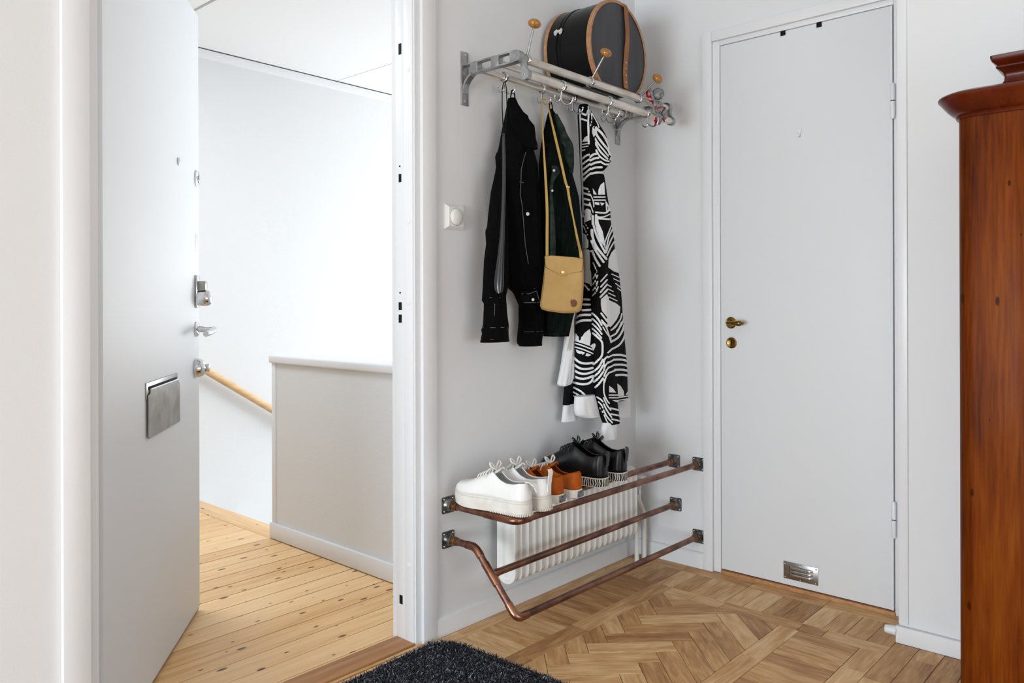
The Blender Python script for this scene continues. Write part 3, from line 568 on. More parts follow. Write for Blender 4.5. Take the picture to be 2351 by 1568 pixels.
for k, (y, z) in RODS.items():
    x0, x1 = (XA - 0.002, XB + 0.004) if k != 'low' else (XA + 0.016, XB + 0.004)
    rr = 0.0128 if k in ('front', 'low') else 0.0108
    MB().tube([(x0, y, z), (x1, y, z)], rr, 24).build('tube', 'rod', rack)
for X in (XA + 0.0205, XB + 0.0005):
    (fy, fz), (ly, lz) = RODS['front'], RODS['low']
    cl_ = MB().tube([(X - 0.008, fy, fz), (X + 0.008, fy, fz)], 0.0168, 24).tube([(X - 0.008, ly, lz), (X + 0.008, ly, lz)], 0.0168, 24)
    d = Vector((0, ly - fy, lz - fz)).normalized(); n = Vector((0, -d.z, d.y))
    pr = [(0.006, 0.0145), (0.018, 0.0085), (0.027, 0.0075), (0.036, 0.0085), (0.048, 0.0145)]
    Lr = [Vector((0, fy, fz)) + d * a + n * b for a, b in pr] + [Vector((0, fy, fz)) + d * a - n * b for a, b in reversed(pr)]
    cl_.prism([(p.y, p.z) for p in Lr], X - 0.007, X + 0.007, Matrix(((0, 0, 1, 0), (1, 0, 0, 0), (0, 1, 0, 0), (0, 0, 0, 1))))
    c_ = cl_.build('end_clip', 'alu', rack)
    MB().sphere((X + (0.0085 if X > -0.5 else -0.0085), ly, lz), 0.003, nu=8, nv=6).build('screw', 'chrome', c_)

# ---- sliding coat hooks (built once at the origin, then copied)
def torus(mb, R, r, wx):
    rr = []
    for i in range(28):
        a = 2 * pi * i / 28; rr.append((0, R * sin(a), R * cos(a)))
    mb.tube(rr, r, 8, cap=False, closed=True, flat=(1.0, 1.0)); return mb
def hook_proto():
    o = thing('coat_hook', '', 'coat hook')
    m = MB()
    for dx in (-0.003, 0.0, 0.003): torus_pts = [(dx, 0.0158 * sin(2 * pi * i / 24), 0.0158 * cos(2 * pi * i / 24)) for i in range(24)]; m.tube(torus_pts, 0.0026, 8, cap=False, closed=True)
    m.build('ring', 'chrome', o)
    h = MB().tube(spline([(0, 0, -0.015), (0, 0, -0.03), (0, -0.001, -0.042), (0, -0.010, -0.054), (0, -0.024, -0.060), (0, -0.037, -0.058), (0, -0.0445, -0.049), (0, -0.046, -0.042)], 4), 0.0029, 10)
    h.sphere((0, -0.046, -0.041), 0.0046, nu=12, nv=8)
    h.tube(spline([(0, 0, -0.036), (0, 0.005, -0.046), (0, 0.014, -0.049), (0, 0.0215, -0.044), (0, 0.0245, -0.034), (0, 0.024, -0.028)], 4), 0.0026, 10).sphere((0, 0.024, -0.028), 0.0036, nu=10, nv=8)
    h.build('double_hook', 'chrome', o)
    return o
hp0 = hook_proto(); hooks = [('low', -0.814, 6, 'chrome double hook on the lower front tube, left of the striped hoodie'), ('low', -0.551, 4, 'chrome double hook on the lower front tube, above the striped hoodie'), ('low', -0.3096, -12, 'chrome double hook on the lower front tube, under the knitted toy'),
    ('back', -0.8787, 0, 'chrome double hook carrying the black denim jacket'), ('back', -0.6795, 0, 'chrome double hook carrying the tan shoulder bag'), ('back', -0.5, 0, 'chrome double hook carrying the striped hoodie'), ('back', -0.2866, 0, 'empty chrome double hook on the rear tube, second from the right'), ('back', -0.168, 70, 'empty chrome hook turned up at the right end of the rear tube')]
for i, (k, x, rot, lab) in enumerate(hooks):
    o = hp0 if i == 0 else copy_tree(hp0)
    o.location = (x, RODS[k][0], RODS[k][1]); o.rotation_euler = (radians(rot), 0, radians(random.uniform(-8, 8))); o['label'] = lab; o['group'] = 'coat hooks on the rack tubes'
def peg_make(ln_):
    o = thing('hat_peg', '', 'hat peg')
    m = MB()
    for dx in (-0.003, 0.0, 0.003): m.tube([(dx, 0.0158 * sin(2 * pi * i / 24), 0.0158 * cos(2 * pi * i / 24)) for i in range(24)], 0.0025, 8, cap=False, closed=True)
    m.build('ring', 'chrome', o)
    MB().tube([(0, 0, 0.0165), (0, 0, ln_ - 0.01)], [0.004, 0.0031], 10).build('stem', 'steel', o)
    MB().lathe([(0, -0.0145), (0.007, -0.0138), (0.0145, -0.0108), (0.0195, -0.0055), (0.0212, 0), (0.0195, 0.0055), (0.0145, 0.0108), (0.007, 0.0138), (0, 0.0145)], Matrix.Translation((0, 0, ln_)), 24).build('knob', 'knobwood', o)
    return o
for i, (bpx, tpx, lab) in enumerate((((1196, 113), (1227, 54), 'left hat peg with round wooden knob on the coat rack'), ((1355, 179), (1391, 121), 'middle hat peg with wooden knob, in front of the hat box'), ((1466, 221), (1510, 180), 'right hat peg with wooden knob, beside the knitted toy'))):
    ry, rz = RODS['front']; x = max(at(bpx[0], bpx[1], 1, ry)[0], -0.974); tp = at(tpx[0], tpx[1], 0, x)
    dy, dz = tp[1] - ry, tp[2] - rz; o = peg_make(hypot(dy, dz))
    o.location = (x, ry, rz); o.rotation_euler = (atan2(-dy, dz), 0, 0); o['label'] = lab; o['group'] = 'hat pegs with wooden knobs'

# ---- hat box on the rack
hb = thing('hat_box', 'black lacquered hat box with tan leather edging and strap on the coat rack', 'hat box', (-0.447, -0.13, 1.827))
ZB, cxh, Rh = 1.8275, -0.4455, 0.181; czh = 2.1495 - 0.181
def dring(R, y, zb=ZB, n=64, sx=1.0, cxo=0.0):
    a0 = math.asin(min(1, (czh - zb) / R)); out = []
    for j in range(n): 
        a = -a0 + (pi + 2 * a0) * j / (n - 1); out.append((cxh + cxo + R * cos(a) * sx, y, czh + R * sin(a)))
    return out
Y0h, Y1h = -0.022, -0.222
drum = MB().rings([dring(Rh - 0.004, Y0h - 0.004, ZB + 0.003), dring(Rh - 0.002, Y0h - 0.006, ZB + 0.002), dring(Rh - 0.002, Y0h - 0.055, ZB + 0.002), dring(Rh - 0.0045, Y0h - 0.056, ZB + 0.003), dring(Rh - 0.0045, Y0h - 0.06, ZB + 0.003), dring(Rh - 0.001, Y0h - 0.061, ZB + 0.0015), dring(Rh - 0.001, Y0h - 0.07, ZB + 0.0015), dring(Rh - 0.0035, Y0h - 0.071, ZB + 0.003), dring(Rh - 0.0035, Y1h + 0.004, ZB + 0.003)])
drum.build('drum', 'hatboxblack', hb)
MB().rings([dring(Rh - 0.010, Y1h + 0.003, ZB + 0.008), dring(Rh - 0.010, Y1h - 0.0005, ZB + 0.008), dring(Rh - 0.06, Y1h - 0.002, ZB + 0.05), dring(Rh - 0.12, Y1h - 0.0025, ZB + 0.09)], False, True).build('front_panel', 'hatboxgrey', hb)
def edge(y, s):
    return MB().rings([dring(Rh - 0.011, y - 0.0022 * s, ZB + 0.009), dring(Rh - 0.009, y - 0.004 * s, ZB + 0.006), dring(Rh - 0.002, y - 0.004 * s, ZB + 0.001), dring(Rh + 0.0008, y - 0.0015 * s, ZB - 0.001), dring(Rh + 0.0008, y + 0.0105 * s, ZB - 0.001), dring(Rh - 0.004, y + 0.0115 * s, ZB + 0.002)], False, False)
edge(Y1h, 1).build('front_binding', 'pinkboard', hb)
edge(Y0h, -1).build('rear_binding', 'pinkboard', hb)
sx_ = -0.4095
sp = [Vector((sx_ - 0.006, Y0h - 0.05, czh + Rh + 0.001)), Vector((sx_ - 0.004, Y1h + 0.02, czh + Rh * 0.985 + 0.002)), Vector((sx_, Y1h - 0.004, czh + Rh * 0.965)), Vector((sx_ + 0.004, Y1h - 0.008, czh + 0.13)), Vector((sx_ + 0.006, Y1h - 0.011, czh + 0.06)), Vector((sx_ + 0.003, Y1h - 0.008, czh)), Vector((sx_ - 0.002, Y1h - 0.006, czh - 0.07)), Vector((sx_ + 0.002, Y1h - 0.006, ZB + 0.012))]
ws = [0.010, 0.0115, 0.0125, 0.012, 0.0115, 0.0135, 0.0125, 0.0125]
SPL = spline(sp, 6); n_ = len(SPL); rg = []
for i, p in enumerate(SPL):
    t_ = (SPL[min(i + 1, n_ - 1)] - SPL[max(i - 1, 0)]).normalized(); nn = t_.cross(Vector((1, 0, 0))).normalized(); k = i / 6; wv = ws[min(int(k), 7)] + (ws[min(int(k) + 1, 7)] - ws[min(int(k), 7)]) * (k - int(k))
    rg.append([p + Vector((-wv, 0, 0)) - nn * 0.0012, p + Vector((wv, 0, 0)) - nn * 0.0012, p + Vector((wv, 0, 0)) + nn * 0.0012, p + Vector((-wv, 0, 0)) + nn * 0.0012])
stp = MB().rings(rg).build('strap', 'tanleather', hb)
for z in (czh - 0.035, czh - 0.058, czh - 0.082, czh - 0.107): MB().sphere((sx_, Y1h - 0.0085, z), 0.0024, nu=8, nv=6).build('rivet', 'chrome', stp)
a_ = radians(161); px_, pz_ = cxh + Rh * cos(a_), czh + Rh * sin(a_)
la = frame((px_, Y0h - 0.058, pz_), (cos(a_), 0, sin(a_)), (0, -1, 0))
lt = MB()
for du in (-0.011, 0.011):
    lt.prism([(du + 0.0075 * cos(t) * (0.9), 0.0125 * sin(t)) for t in [2 * pi * j / 16 for j in range(16)]], -0.001, 0.0022, la)
lt.prism([(-0.017, -0.0045), (0.014, -0.0045), (0.017, 0), (0.014, 0.0045), (-0.017, 0.0045)], 0.002, 0.0055, la)
lt.build('latch', 'button', hb)

# ================================================================ COPPER SHOE RACK
sr = thing('shoe_rack', 'shoe rack made of tarnished copper pipes with iron wall flanges', 'shoe rack', (-0.55, -0.15, 0.12))
RP = 0.011; XF = -1.091
up = arc([(XF, -0.03, 0.411), (XF, -0.296, 0.411), (-0.03, -0.296, 0.4118)], 0.035, 8)
MB().tube(up, RP, 18).build('front_upper_pipe', 'copper', sr)
MB().tube([(XF + 0.012, -0.187, 0.411), (-0.03, -0.186, 0.4098)], RP, 18).build('rear_upper_pipe', 'copper', sr)
lo = arc([(XF, -0.03, 0.30), (XF, -0.125, 0.30), (XF, -0.296, 0.124), (-0.03, -0.296, 0.124)], 0.03, 8)
MB().tube(lo, RP, 18).build('lower_pipe', 'copper', sr)
MB().tube([(XF + 0.012, -0.192, 0.2305), (-0.03, -0.1925, 0.2349)], RP, 18).build('middle_pipe', 'copper', sr)
def sleeve(pts, r=0.0128):
    e = MB().tube(pts, r, 18).build('fitting', 'copper_bright', sr)
    for a, b in ((Vector(pts[0]), Vector(pts[1])), (Vector(pts[-1]), Vector(pts[-2]))):
        d = (a - b).normalized(); MB().tube([a - d * 0.0004, a + d * 0.0012], [0.0129, 0.0118], 18).build('solder_ring', 'steel', e)
sleeve(arc([(XF, -0.205, 0.411), (XF, -0.296, 0.411), (XF + 0.06, -0.296, 0.411)], 0.035, 8))
sleeve([(XF, -0.166, 0.411), (XF, -0.208, 0.411)]); sleeve([(XF + 0.008, -0.187, 0.411), (XF + 0.03, -0.187, 0.411)])
sleeve(arc([(XF, -0.088, 0.30), (XF, -0.125, 0.30), (XF, -0.149, 0.2753)], 0.03, 8))
sleeve([(XF, -0.165, 0.2588), (XF, -0.217, 0.2053)]); sleeve([(XF + 0.006, -0.192, 0.2305), (XF + 0.028, -0.192, 0.2306)])
sleeve(arc([(XF, -0.262, 0.159), (XF, -0.296, 0.124), (XF + 0.045, -0.296, 0.124)], 0.028, 8))
def flange(p, d):
    d = Vector(d); F_ = frame(p, d, (0, 0, 1)); h = 0.0265
    b = MB(); pts = []
    for cx_, cy_ in ((h - 0.005, h - 0.005), (-h + 0.005, h - 0.005), (-h + 0.005, -h + 0.005), (h - 0.005, -h + 0.005)):
        a0 = atan2(cy_, cx_) - pi / 4
        for j in range(5): pts.append((cx_ + 0.005 * cos(a0 + j * pi / 8), cy_ + 0.005 * sin(a0 + j * pi / 8)))
    b.prism(pts, 0, 0.0035, F_); b.lathe([(0.022, 0.003), (0.0195, 0.008), (0.0165, 0.012), (0.0165, 0.021), (0.0155, 0.022)], F_, 20)
    fo = b.build('flange', 'castiron', sr)
    MB().lathe([(0.0138, 0.02), (0.0142, 0.03), (0.0142, 0.036), (0.0128, 0.037), (0.0128, 0.045)], F_, 18).build('adaptor', 'bronze', fo)
    for sx, sy in ((1, 1), (-1, 1), (-1, -1), (1, -1)): MB().sphere(F_ @ Vector((sx * 0.019, sy * 0.019, 0.0036)), 0.0035, nu=8, nv=6).build('screw', 'chrome', fo)
flange((XF, 0, 0.411), (0, -1, 0)); flange((XF, 0, 0.30), (0, -1, 0))
for y, z in ((-0.186, 0.4098), (-0.296, 0.4118), (-0.1925, 0.2349), (-0.296, 0.124)): flange((0, y, z), (-1, 0, 0))

# ================================================================ RADIATOR
rad = thing('radiator', 'old white column radiator behind the copper shoe rack', 'radiator', (-0.53, -0.07, 0.0))
RX0, RX1, RZ0, RZ1, RY0, RY1 = -0.893, -0.165, 0.128, 0.402, -0.034, -0.115
ncol = 21; step = (RX1 - RX0 - 0.0) / ncol
for k in range(ncol):
    xc = RX0 + step * (k + 0.5); hw_ = step * 0.47; rr = []
    prof_ = [(-hw_, 0.012), (-hw_ * 0.9, 0.0065), (-hw_ * 0.4, 0.0055), (hw_ * 0.2, 0.006), (hw_ * 0.45, 0.004), (hw_ * 0.6, -0.001), (hw_ * 0.72, -0.0022), (hw_ * 0.88, -0.0015), (hw_, 0.008)]
    for i in range(25):
        t = i / 24; z = RZ0 + (RZ1 - RZ0) * t; e_ = min(t, 1 - t) * (RZ1 - RZ0); ins = 0.022 * (1 - sqrt(max(0, 1 - (1 - min(1, e_ / 0.03)) ** 2)))
        rr.append([(xc + a, RY1 + ins + b, z) for a, b in prof_] + [(xc + hw_, RY0 - ins * 0.5, z), (xc - hw_, RY0 - ins * 0.5, z)])
    MB().rings(rr).build('column', 'radiator', rad)
def stad(x, g, n=10):
    y0, y1, z0, z1 = RY0 + -0.002 - g * -1 * 0, RY1 - 0.004, RZ0 - 0.006, RZ1 + 0.006
    yc, r = (y0 + y1) / 2, abs(y1 - y0) / 2 - g; out = []
    for j in range(n + 1): a = pi * j / n; out.append((x, yc + r * cos(a), z1 - r - g + r * sin(a)))
    for j in range(n + 1): a = pi + pi * j / n; out.append((x, yc + r * cos(a), z0 + r + g + r * sin(a)))
    return out
MB().rings([stad(RX0 + 0.004, 0), stad(RX0 - 0.006, 0), stad(RX0 - 0.009, 0.003), stad(RX0 - 0.009, 0.011), stad(RX0 - 0.0045, 0.014), stad(RX0 - 0.0045, 0.026), stad(RX0 - 0.0075, 0.030)]).build('end_plate', 'radiator', rad)
MB().bbox(RX0 + 0.01, RX1 - 0.01, RY0 - 0.012, RY1 + 0.02, RZ1 - 0.02, RZ1 + 0.004, 0.006).build('top_header', 'radiator', rad)
MB().tube(arc([(-0.109, -0.075, 0.0), (-0.109, -0.075, 0.155), (-0.18, -0.075, 0.155)], 0.02), 0.0095, 16).build('return_pipe', 'radiator', rad)
MB().tube(spline([(-0.056, -0.075, 0.0), (-0.056, -0.075, 0.15), (-0.058, -0.075, 0.185), (-0.078, -0.075, 0.222), (-0.094, -0.075, 0.25), (-0.097, -0.075, 0.285)], 6), 0.0105, 16).build('supply_pipe', 'radiator', rad)
vl = MB().tube([(-0.097, -0.075, 0.275), (-0.097, -0.075, 0.295)], 0.0125, 8).tube([(-0.097, -0.075, 0.295), (-0.097, -0.075, 0.335)], 0.0105, 14).tube([(-0.17, -0.075, 0.325), (-0.09, -0.075, 0.325)], 0.009, 14).build('valve_body', 'chrome', rad)
MB().tube([(-0.092, -0.075, 0.325), (-0.085, -0.075, 0.325), (-0.058, -0.075, 0.325), (-0.05, -0.075, 0.325)], [0.017, 0.021, 0.021, 0.015], 18).build('valve_knob', 'radiator', rad)
for x in (RX0 + 0.1, RX1 - 0.1): MB().bbox(x - 0.012, x + 0.012, RY0 - 0.004, 0, 0.16, 0.40, 0.002).build('wall_bracket', 'radiator', rad)

# ================================================================ MAHOGANY CABINET
cab = thing('cabinet', 'old mahogany cabinet with moulded cornice in the right foreground', 'cabinet', (-0.40, -1.85, 0))
FX0, FX1, FY0, FY1 = -0.589, -0.221, -2.32, -1.345
def foot(e, z, cr=0.04, n=7):
    x0, x1, y0, y1 = FX0 - e, FX1, FY0 - e, FY1 + e; r = max(0.006, cr + e); out = []
    for cx_, cy_, a0 in ((x0 + r, y1 - r, pi / 2), (x0 + r, y0 + r, pi)):
        for j in range(n + 1): a = a0 + pi / 2 * j / n; out.append((cx_ + r * cos(a), cy_ + r * sin(a), z))
    out += [(x1, y0, z), (x1, y1, z)]
    return out
# carcass grain runs vertically: build in a rotated local frame
Rz = Matrix(((0, 0, -1, 0), (0, 1, 0, 0), (1, 0, 0, 0), (0, 0, 0, 1)))      # local x -> world z
def vbuild(mb_, name, mat, parent):
    inv = Rz.inverted(); mb_.v = [tuple(inv @ Vector(p)) for p in mb_.v]; o = mb_.build(name, mat); o.matrix_basis = Rz; o.parent = parent
    o.matrix_parent_inverse = Matrix.Translation(parent.location).inverted(); return o
vbuild(MB().rings([foot(0.0, 0.05), foot(0.0, 1.527)]), 'carcass', 'mahogany', cab)
MB().rings([foot(0.006, 0.0), foot(0.006, 0.045), foot(0.001, 0.052)]).build('plinth', 'mahogany_dark', cab)
cp = [(0.000, 1.522), (0.006, 1.5225), (0.008, 1.5265), (0.0065, 1.5305), (0.012, 1.533), (0.018, 1.537), (0.026, 1.545), (0.035, 1.556), (0.042, 1.5655), (0.047, 1.571), (0.0485, 1.575), (0.046, 1.579), (0.034, 1.584), (0.02, 1.5885)]
MB().rings([foot(e_, z_) for e_, z_ in cp]).build('cornice', 'mahogany_dark', cab)
up_ = [(0.012, 1.5885), (0.004, 1.592), (-0.03, 1.5945), (-0.058, 1.5975), (-0.072, 1.602), (-0.083, 1.61), (-0.0895, 1.621), (-0.0905, 1.632), (-0.087, 1.642), (-0.079, 1.65), (-0.074, 1.653), (-0.074, 1.6565), (-0.078, 1.6575), (-0.074, 1.662), (-0.067, 1.668), (-0.064, 1.675), (-0.063, 1.682), (-0.066, 1.684)]
MB().rings([foot(e_, z_, 0.045) for e_, z_ in up_]).build('crest_moulding', 'mahogany_dark', cab)
MB().bbox(FX0 + 0.055, FX0 + 0.066, FY1 - 0.001, FY1 + 0.004, 1.385, 1.497, 0.002).build('door_hinge', 'black', cab)

# ================================================================ DOOR MAT
mat = thing('door_mat', 'charcoal shaggy door mat with rounded corners inside the entrance doorway', 'door mat', (-1.5, -0.32, 0))
mx0, mx1, my0, my1, mr = -2.02, -1.128, -0.62, -0.026, 0.085; mrot = radians(2.0); mc = Vector((-1.128, -0.2, 0))
def rrect(x0, x1, y0, y1, r, n=8):
    out = []
    for cx_, cy_, a0 in ((x1 - r, y1 - r, 0), (x0 + r, y1 - r, pi / 2), (x0 + r, y0 + r, pi), (x1 - r, y0 + r, 3 * pi / 2)):
        for j in range(n + 1): a = a0 + pi / 2 * j / n; out.append((cx_ + r * cos(a), cy_ + r * sin(a)))
    return out
MR = Matrix.Translation(mc) @ Matrix.Rotation(mrot, 4, 'Z') @ Matrix.Translation(-mc)
MB().prism(rrect(mx0, mx1, my0, my1, mr), 0.0008, 0.007, MR).build('backing', 'black', mat)
rng = np.random.default_rng(3); nt_ = 46000
P = np.column_stack([rng.uniform(mx0, mx1, nt_ * 2), rng.uniform(my0, my1, nt_ * 2)])
cxx = np.clip(P[:, 0], mx0 + mr, mx1 - mr); cyy = np.clip(P[:, 1], my0 + mr, my1 - mr)
P = P[np.hypot(P[:, 0] - cxx, P[:, 1] - cyy) < mr][:nt_]; n_ = len(P)
c_, s_ = cos(mrot), sin(mrot); P = (P - [mc.x, mc.y]) @ np.array([[c_, s_], [-s_, c_]]) + [mc.x, mc.y]
th_ = rng.uniform(0, 2 * pi, n_); lean = rng.uniform(0.002, 0.011, n_); hgt = rng.uniform(0.008, 0.0145, n_); wdt = rng.uniform(0.0007, 0.0013, n_)
dx, dy = np.cos(th_), np.sin(th_); tx, ty = -dy, dx
V = np.zeros((n_, 6, 3))
for i, (fr_, fh, fw) in enumerate(((0.0, 0.3, 1.0), (0.45, 0.8, 1.0), (1.15, 1.0, 0.55))):
    for j, sg in enumerate((-1, 1)):
        V[:, i * 2 + j, 0] = P[:, 0] + dx * lean * fr_ + sg * tx * wdt * fw; V[:, i * 2 + j, 1] = P[:, 1] + dy * lean * fr_ + sg * ty * wdt * fw; V[:, i * 2 + j, 2] = 0.0015 + hgt * fh
b_ = np.arange(n_)[:, None] * 6; Fq = np.concatenate([b_ + np.array([[0, 1, 3, 2]]), b_ + np.array([[2, 3, 5, 4]])])
me = bpy.data.meshes.new('pile'); me.from_pydata(V.reshape(-1, 3).tolist(), [], Fq.tolist()); me.materials.append(M['pile'])
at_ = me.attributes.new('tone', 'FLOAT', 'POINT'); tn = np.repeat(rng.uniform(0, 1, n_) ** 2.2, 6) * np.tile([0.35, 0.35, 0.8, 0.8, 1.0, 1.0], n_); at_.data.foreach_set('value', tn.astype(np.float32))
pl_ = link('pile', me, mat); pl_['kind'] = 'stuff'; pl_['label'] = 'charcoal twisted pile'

# ================================================================ GARMENTS ON THE HOOKS
CS, SN = cos(YAW), sin(YAW)
def interp(tab, y): return float(np.interp(y, [p[1] for p in tab], [p[0] for p in tab]))
def cloth(Lt, Rt, y0, y1, rows, yc, b, nf=48, nb=14, ripple=0.07, rk=7, seed=0, tuck=0.0, ybot=None, flat=0.0):
    """hanging tube of cloth: outline edges given per height; cross-section is an oval of half depth b with folds"""
    rg = np.random.default_rng(seed); ph = rg.uniform(0, 6.28, 4); out = []
    ths = np.concatenate([np.linspace(-pi + 0.35, 0.0 + 0.25, nf), np.linspace(0.25, pi + 0.35, nb + 2)[1:-1]])
    # front half faces -y (towards the room), sin(theta) negative
    for i in range(rows):
        t = i / (rows - 1); py = y0 + (y1 - y0) * t; l, r = interp(Lt, py), interp(Rt, py); m = (l + r) / 2
        Pc = at(m, py, 1, yc); dc = (Pc - CAM) @ _f; W = max(0.002, (r - l) / 2 * dc / FPX)
        bb = min(b, 0.82 * W / SN); a = sqrt(max(W * W - (bb * SN) ** 2, (0.2 * W) ** 2)) / CS
        ring = []
        for th in ths:
            rp = 1 + ripple * (sin(rk * th + ph[0] + 2.2 * t) + 0.6 * sin((rk * 1.7) * th + ph[1] - 3.1 * t)) * max(0, -sin(th)) * min(1, 4 * t + 0.15)
            sy = sin(th) * bb * rp
            ring.append((Pc[0] + a * cos(th), Pc[1] + sy, Pc[2] + tuck * sin(3 * th + ph[2])))
        out.append(ring)
    return out
def cmesh(rings_, name, mat, parent, **k): return MB().rings(rings_).build(name, mat, parent, angle=60, **k)
def P3(px, py, y): return Vector(at(px, py, 1, y))
def seam(pts, y, name, parent, r=0.0008, mat='stitch'):
    MB().tube([P3(px, py, yv) for (px, py), yv in zip(pts, (y if isinstance(y, (list, tuple)) else [y] * len(pts)))], r, 5).build(name, mat, parent)
def front_y(ob_rings, px, py):
    """room-side surface depth of a cloth at a pixel (nearest ring vertex)"""
    best = None
    for ring in ob_rings[::2]:
        q = proj(np.array(ring)); d = (q[0] - px) ** 2 + (q[1] - py) ** 2
        dep = (np.array(ring) - CAM) @ _f; k = np.argmin(d + dep * 40)
        if best is None or d[k] + dep[k] * 40 < best[0]: best = (d[k] + dep[k] * 40, ring[k])
    return Vector(best[1])
def off(v, d=0.002): return v + (Vector(CAM) - v).normalized() * d
def draw(pts, rg, name, parent, mat='stitch', r=0.0008, d=0.003):
    MB().tube([off(front_y(rg, x, y), d) for x, y in pts], r, 5).build(name, mat, parent)

# ---- black denim jacket
jk = thing('denim_jacket', 'black denim jacket with pale topstitching and metal buttons hanging leftmost', 'jacket', (-0.83, -0.07, 0.78))
BL = [(1166, 226), (1156, 280), (1150, 312), (1144, 350), (1137, 363), (1139, 388), (1136, 412), (1140, 470), (1150, 560), (1160, 640), (1166, 662), (1178, 672), (1190, 700), (1194, 712)]
BR = [(1184, 226), (1196, 254), (1212, 268), (1222, 300), (1226, 338), (1236, 372), (1241, 450), (1246, 560), (1249, 640), (1250, 700), (1249, 712)]
rb = cloth(BL, BR, 226, 712, 70, -0.072, 0.045, seed=1, ripple=0.09); cmesh(rb, 'body', 'blackdenim', jk)
SL = [(1139, 385), (1133, 412), (1127, 438), (1120, 495), (1118, 520), (1114, 530), (1116, 560), (1111, 600), (1108, 665), (1106, 692), (1111, 697), (1109, 745), (1105, 758), (1107, 765), (1103, 783)]
SR = [(1150, 385), (1160, 440), (1165, 520), (1168, 600), (1167, 660), (1162, 680), (1165, 720), (1169, 750), (1168, 760), (1170, 786)]
rs = cloth(SL, SR, 385, 785, 60, -0.10, 0.034, seed=2, ripple=0.06); cmesh(rs, 'sleeve', 'blackdenim', jk)
S2L = [(1196, 560), (1194, 640), (1190, 700), (1190, 740), (1186, 780), (1187, 788), (1192, 795)]
S2R = [(1246, 560), (1250, 640), (1250, 720), (1247, 770), (1245, 785), (1245, 795)]
rs2 = cloth(S2L, S2R, 560, 794, 36, -0.055, 0.035, seed=3, ripple=0.06); cmesh(rs2, 'sleeve', 'blackdenim', jk)
CL = [(1168, 240), (1172, 280), (1186, 322), (1198, 340)]; CR = [(1190, 240), (1205, 260), (1228, 284), (1231, 310), (1236, 336), (1234, 341)]
rc = cloth(CL, CR, 240, 341, 24, -0.112, 0.02, seed=4, ripple=0.03); cmesh(rc, 'collar', 'blackdenim', jk)
HL = [(1196, 672), (1197, 700)]; HRr = [(1233, 664), (1240, 696)]
rh = cloth(HL, HRr, 668, 698, 10, -0.118, 0.016, seed=5, ripple=0.0); cmesh(rh, 'waistband', 'blackdenim', jk)
draw([(1209, 347), (1203, 360), (1198, 385), (1196, 420), (1195, 450), (1198, 480), (1203, 520), (1207, 560), (1213, 600), (1220, 640), (1226, 660)], rb, 'placket_stitch', jk, r=0.0009)
draw([(1199, 341), (1212, 342), (1224, 342), (1233, 338)], rc, 'collar_stitch', jk, r=0.0011); draw([(1231, 305), (1232, 320), (1235, 334)], rc, 'collar_stitch', jk, r=0.0008)
draw([(1232, 360), (1240, 376)], rb, 'seam', jk); draw([(1194, 418), (1202, 421)], rb, 'seam', jk); draw([(1227, 445), (1226, 458)], rb, 'seam', jk)
draw([(1198, 674), (1216, 672), (1231, 668)], rh, 'waist_stitch', jk); draw([(1204, 697), (1222, 696), (1238, 693)], rh, 'waist_stitch', jk); draw([(1232, 668), (1236, 680), (1239, 692)], rh, 'waist_stitch', jk, r=0.001)
draw([(1107, 753), (1130, 754), (1156, 757)], rs, 'cuff_stitch', jk); draw([(1108, 761), (1136, 761)], rs, 'cuff_stitch', jk, r=0.0006); draw([(1104, 783), (1130, 785), (1168, 785)], rs, 'cuff_stitch', jk, r=0.0006); draw([(1167, 755), (1168, 770), (1169, 784)], rs, 'cuff_stitch', jk, r=0.0007); draw([(1108, 692), (1125, 690), (1150, 688)], rs, 'elbow_seam', jk, r=0.0006); draw([(1136, 702), (1136, 715), (1136, 722)], rs, 'elbow_seam', jk, r=0.0007)
draw([(1203, 765), (1225, 764), (1246, 764)], rs2, 'cuff_stitch', jk, r=0.0006)
for x, y, r_ in ((1210, 494, 0.0062), (1215, 557, 0.0062), (1206, 430, 0.0045), (1219, 622, 0.0045), (1223, 685, 0.005)):
    v = off(front_y(rb if y < 660 else rh, x, y), 0.006); MB().lathe([(0, -0.001), (r_, 0), (r_, 0.0015), (r_ * 0.6, 0.0025), (0, 0.002)], frame(v, Vector((-0.45, -0.9, 0.0))), 16).build('button', 'button', jk)
MB().tube(spline([P3(1172, 228, -0.085), P3(1174, 212, -0.088), P3(1177, 207, -0.09), P3(1180, 212, -0.088), P3(1183, 228, -0.085)], 4), 0.0022, 8).build('hanger_loop', 'blackdenim', jk)
MB().bbox(-0.0075, 0.0075, -0.0008, 0.0008, -0.0025, 0.0025, 0.0004).build('label_tab', 'stitch', jk).matrix_basis = Matrix.Translation(off(front_y(rb, 1175, 242), 0.002)) @ Matrix.Rotation(0.1, 4, 'Y')

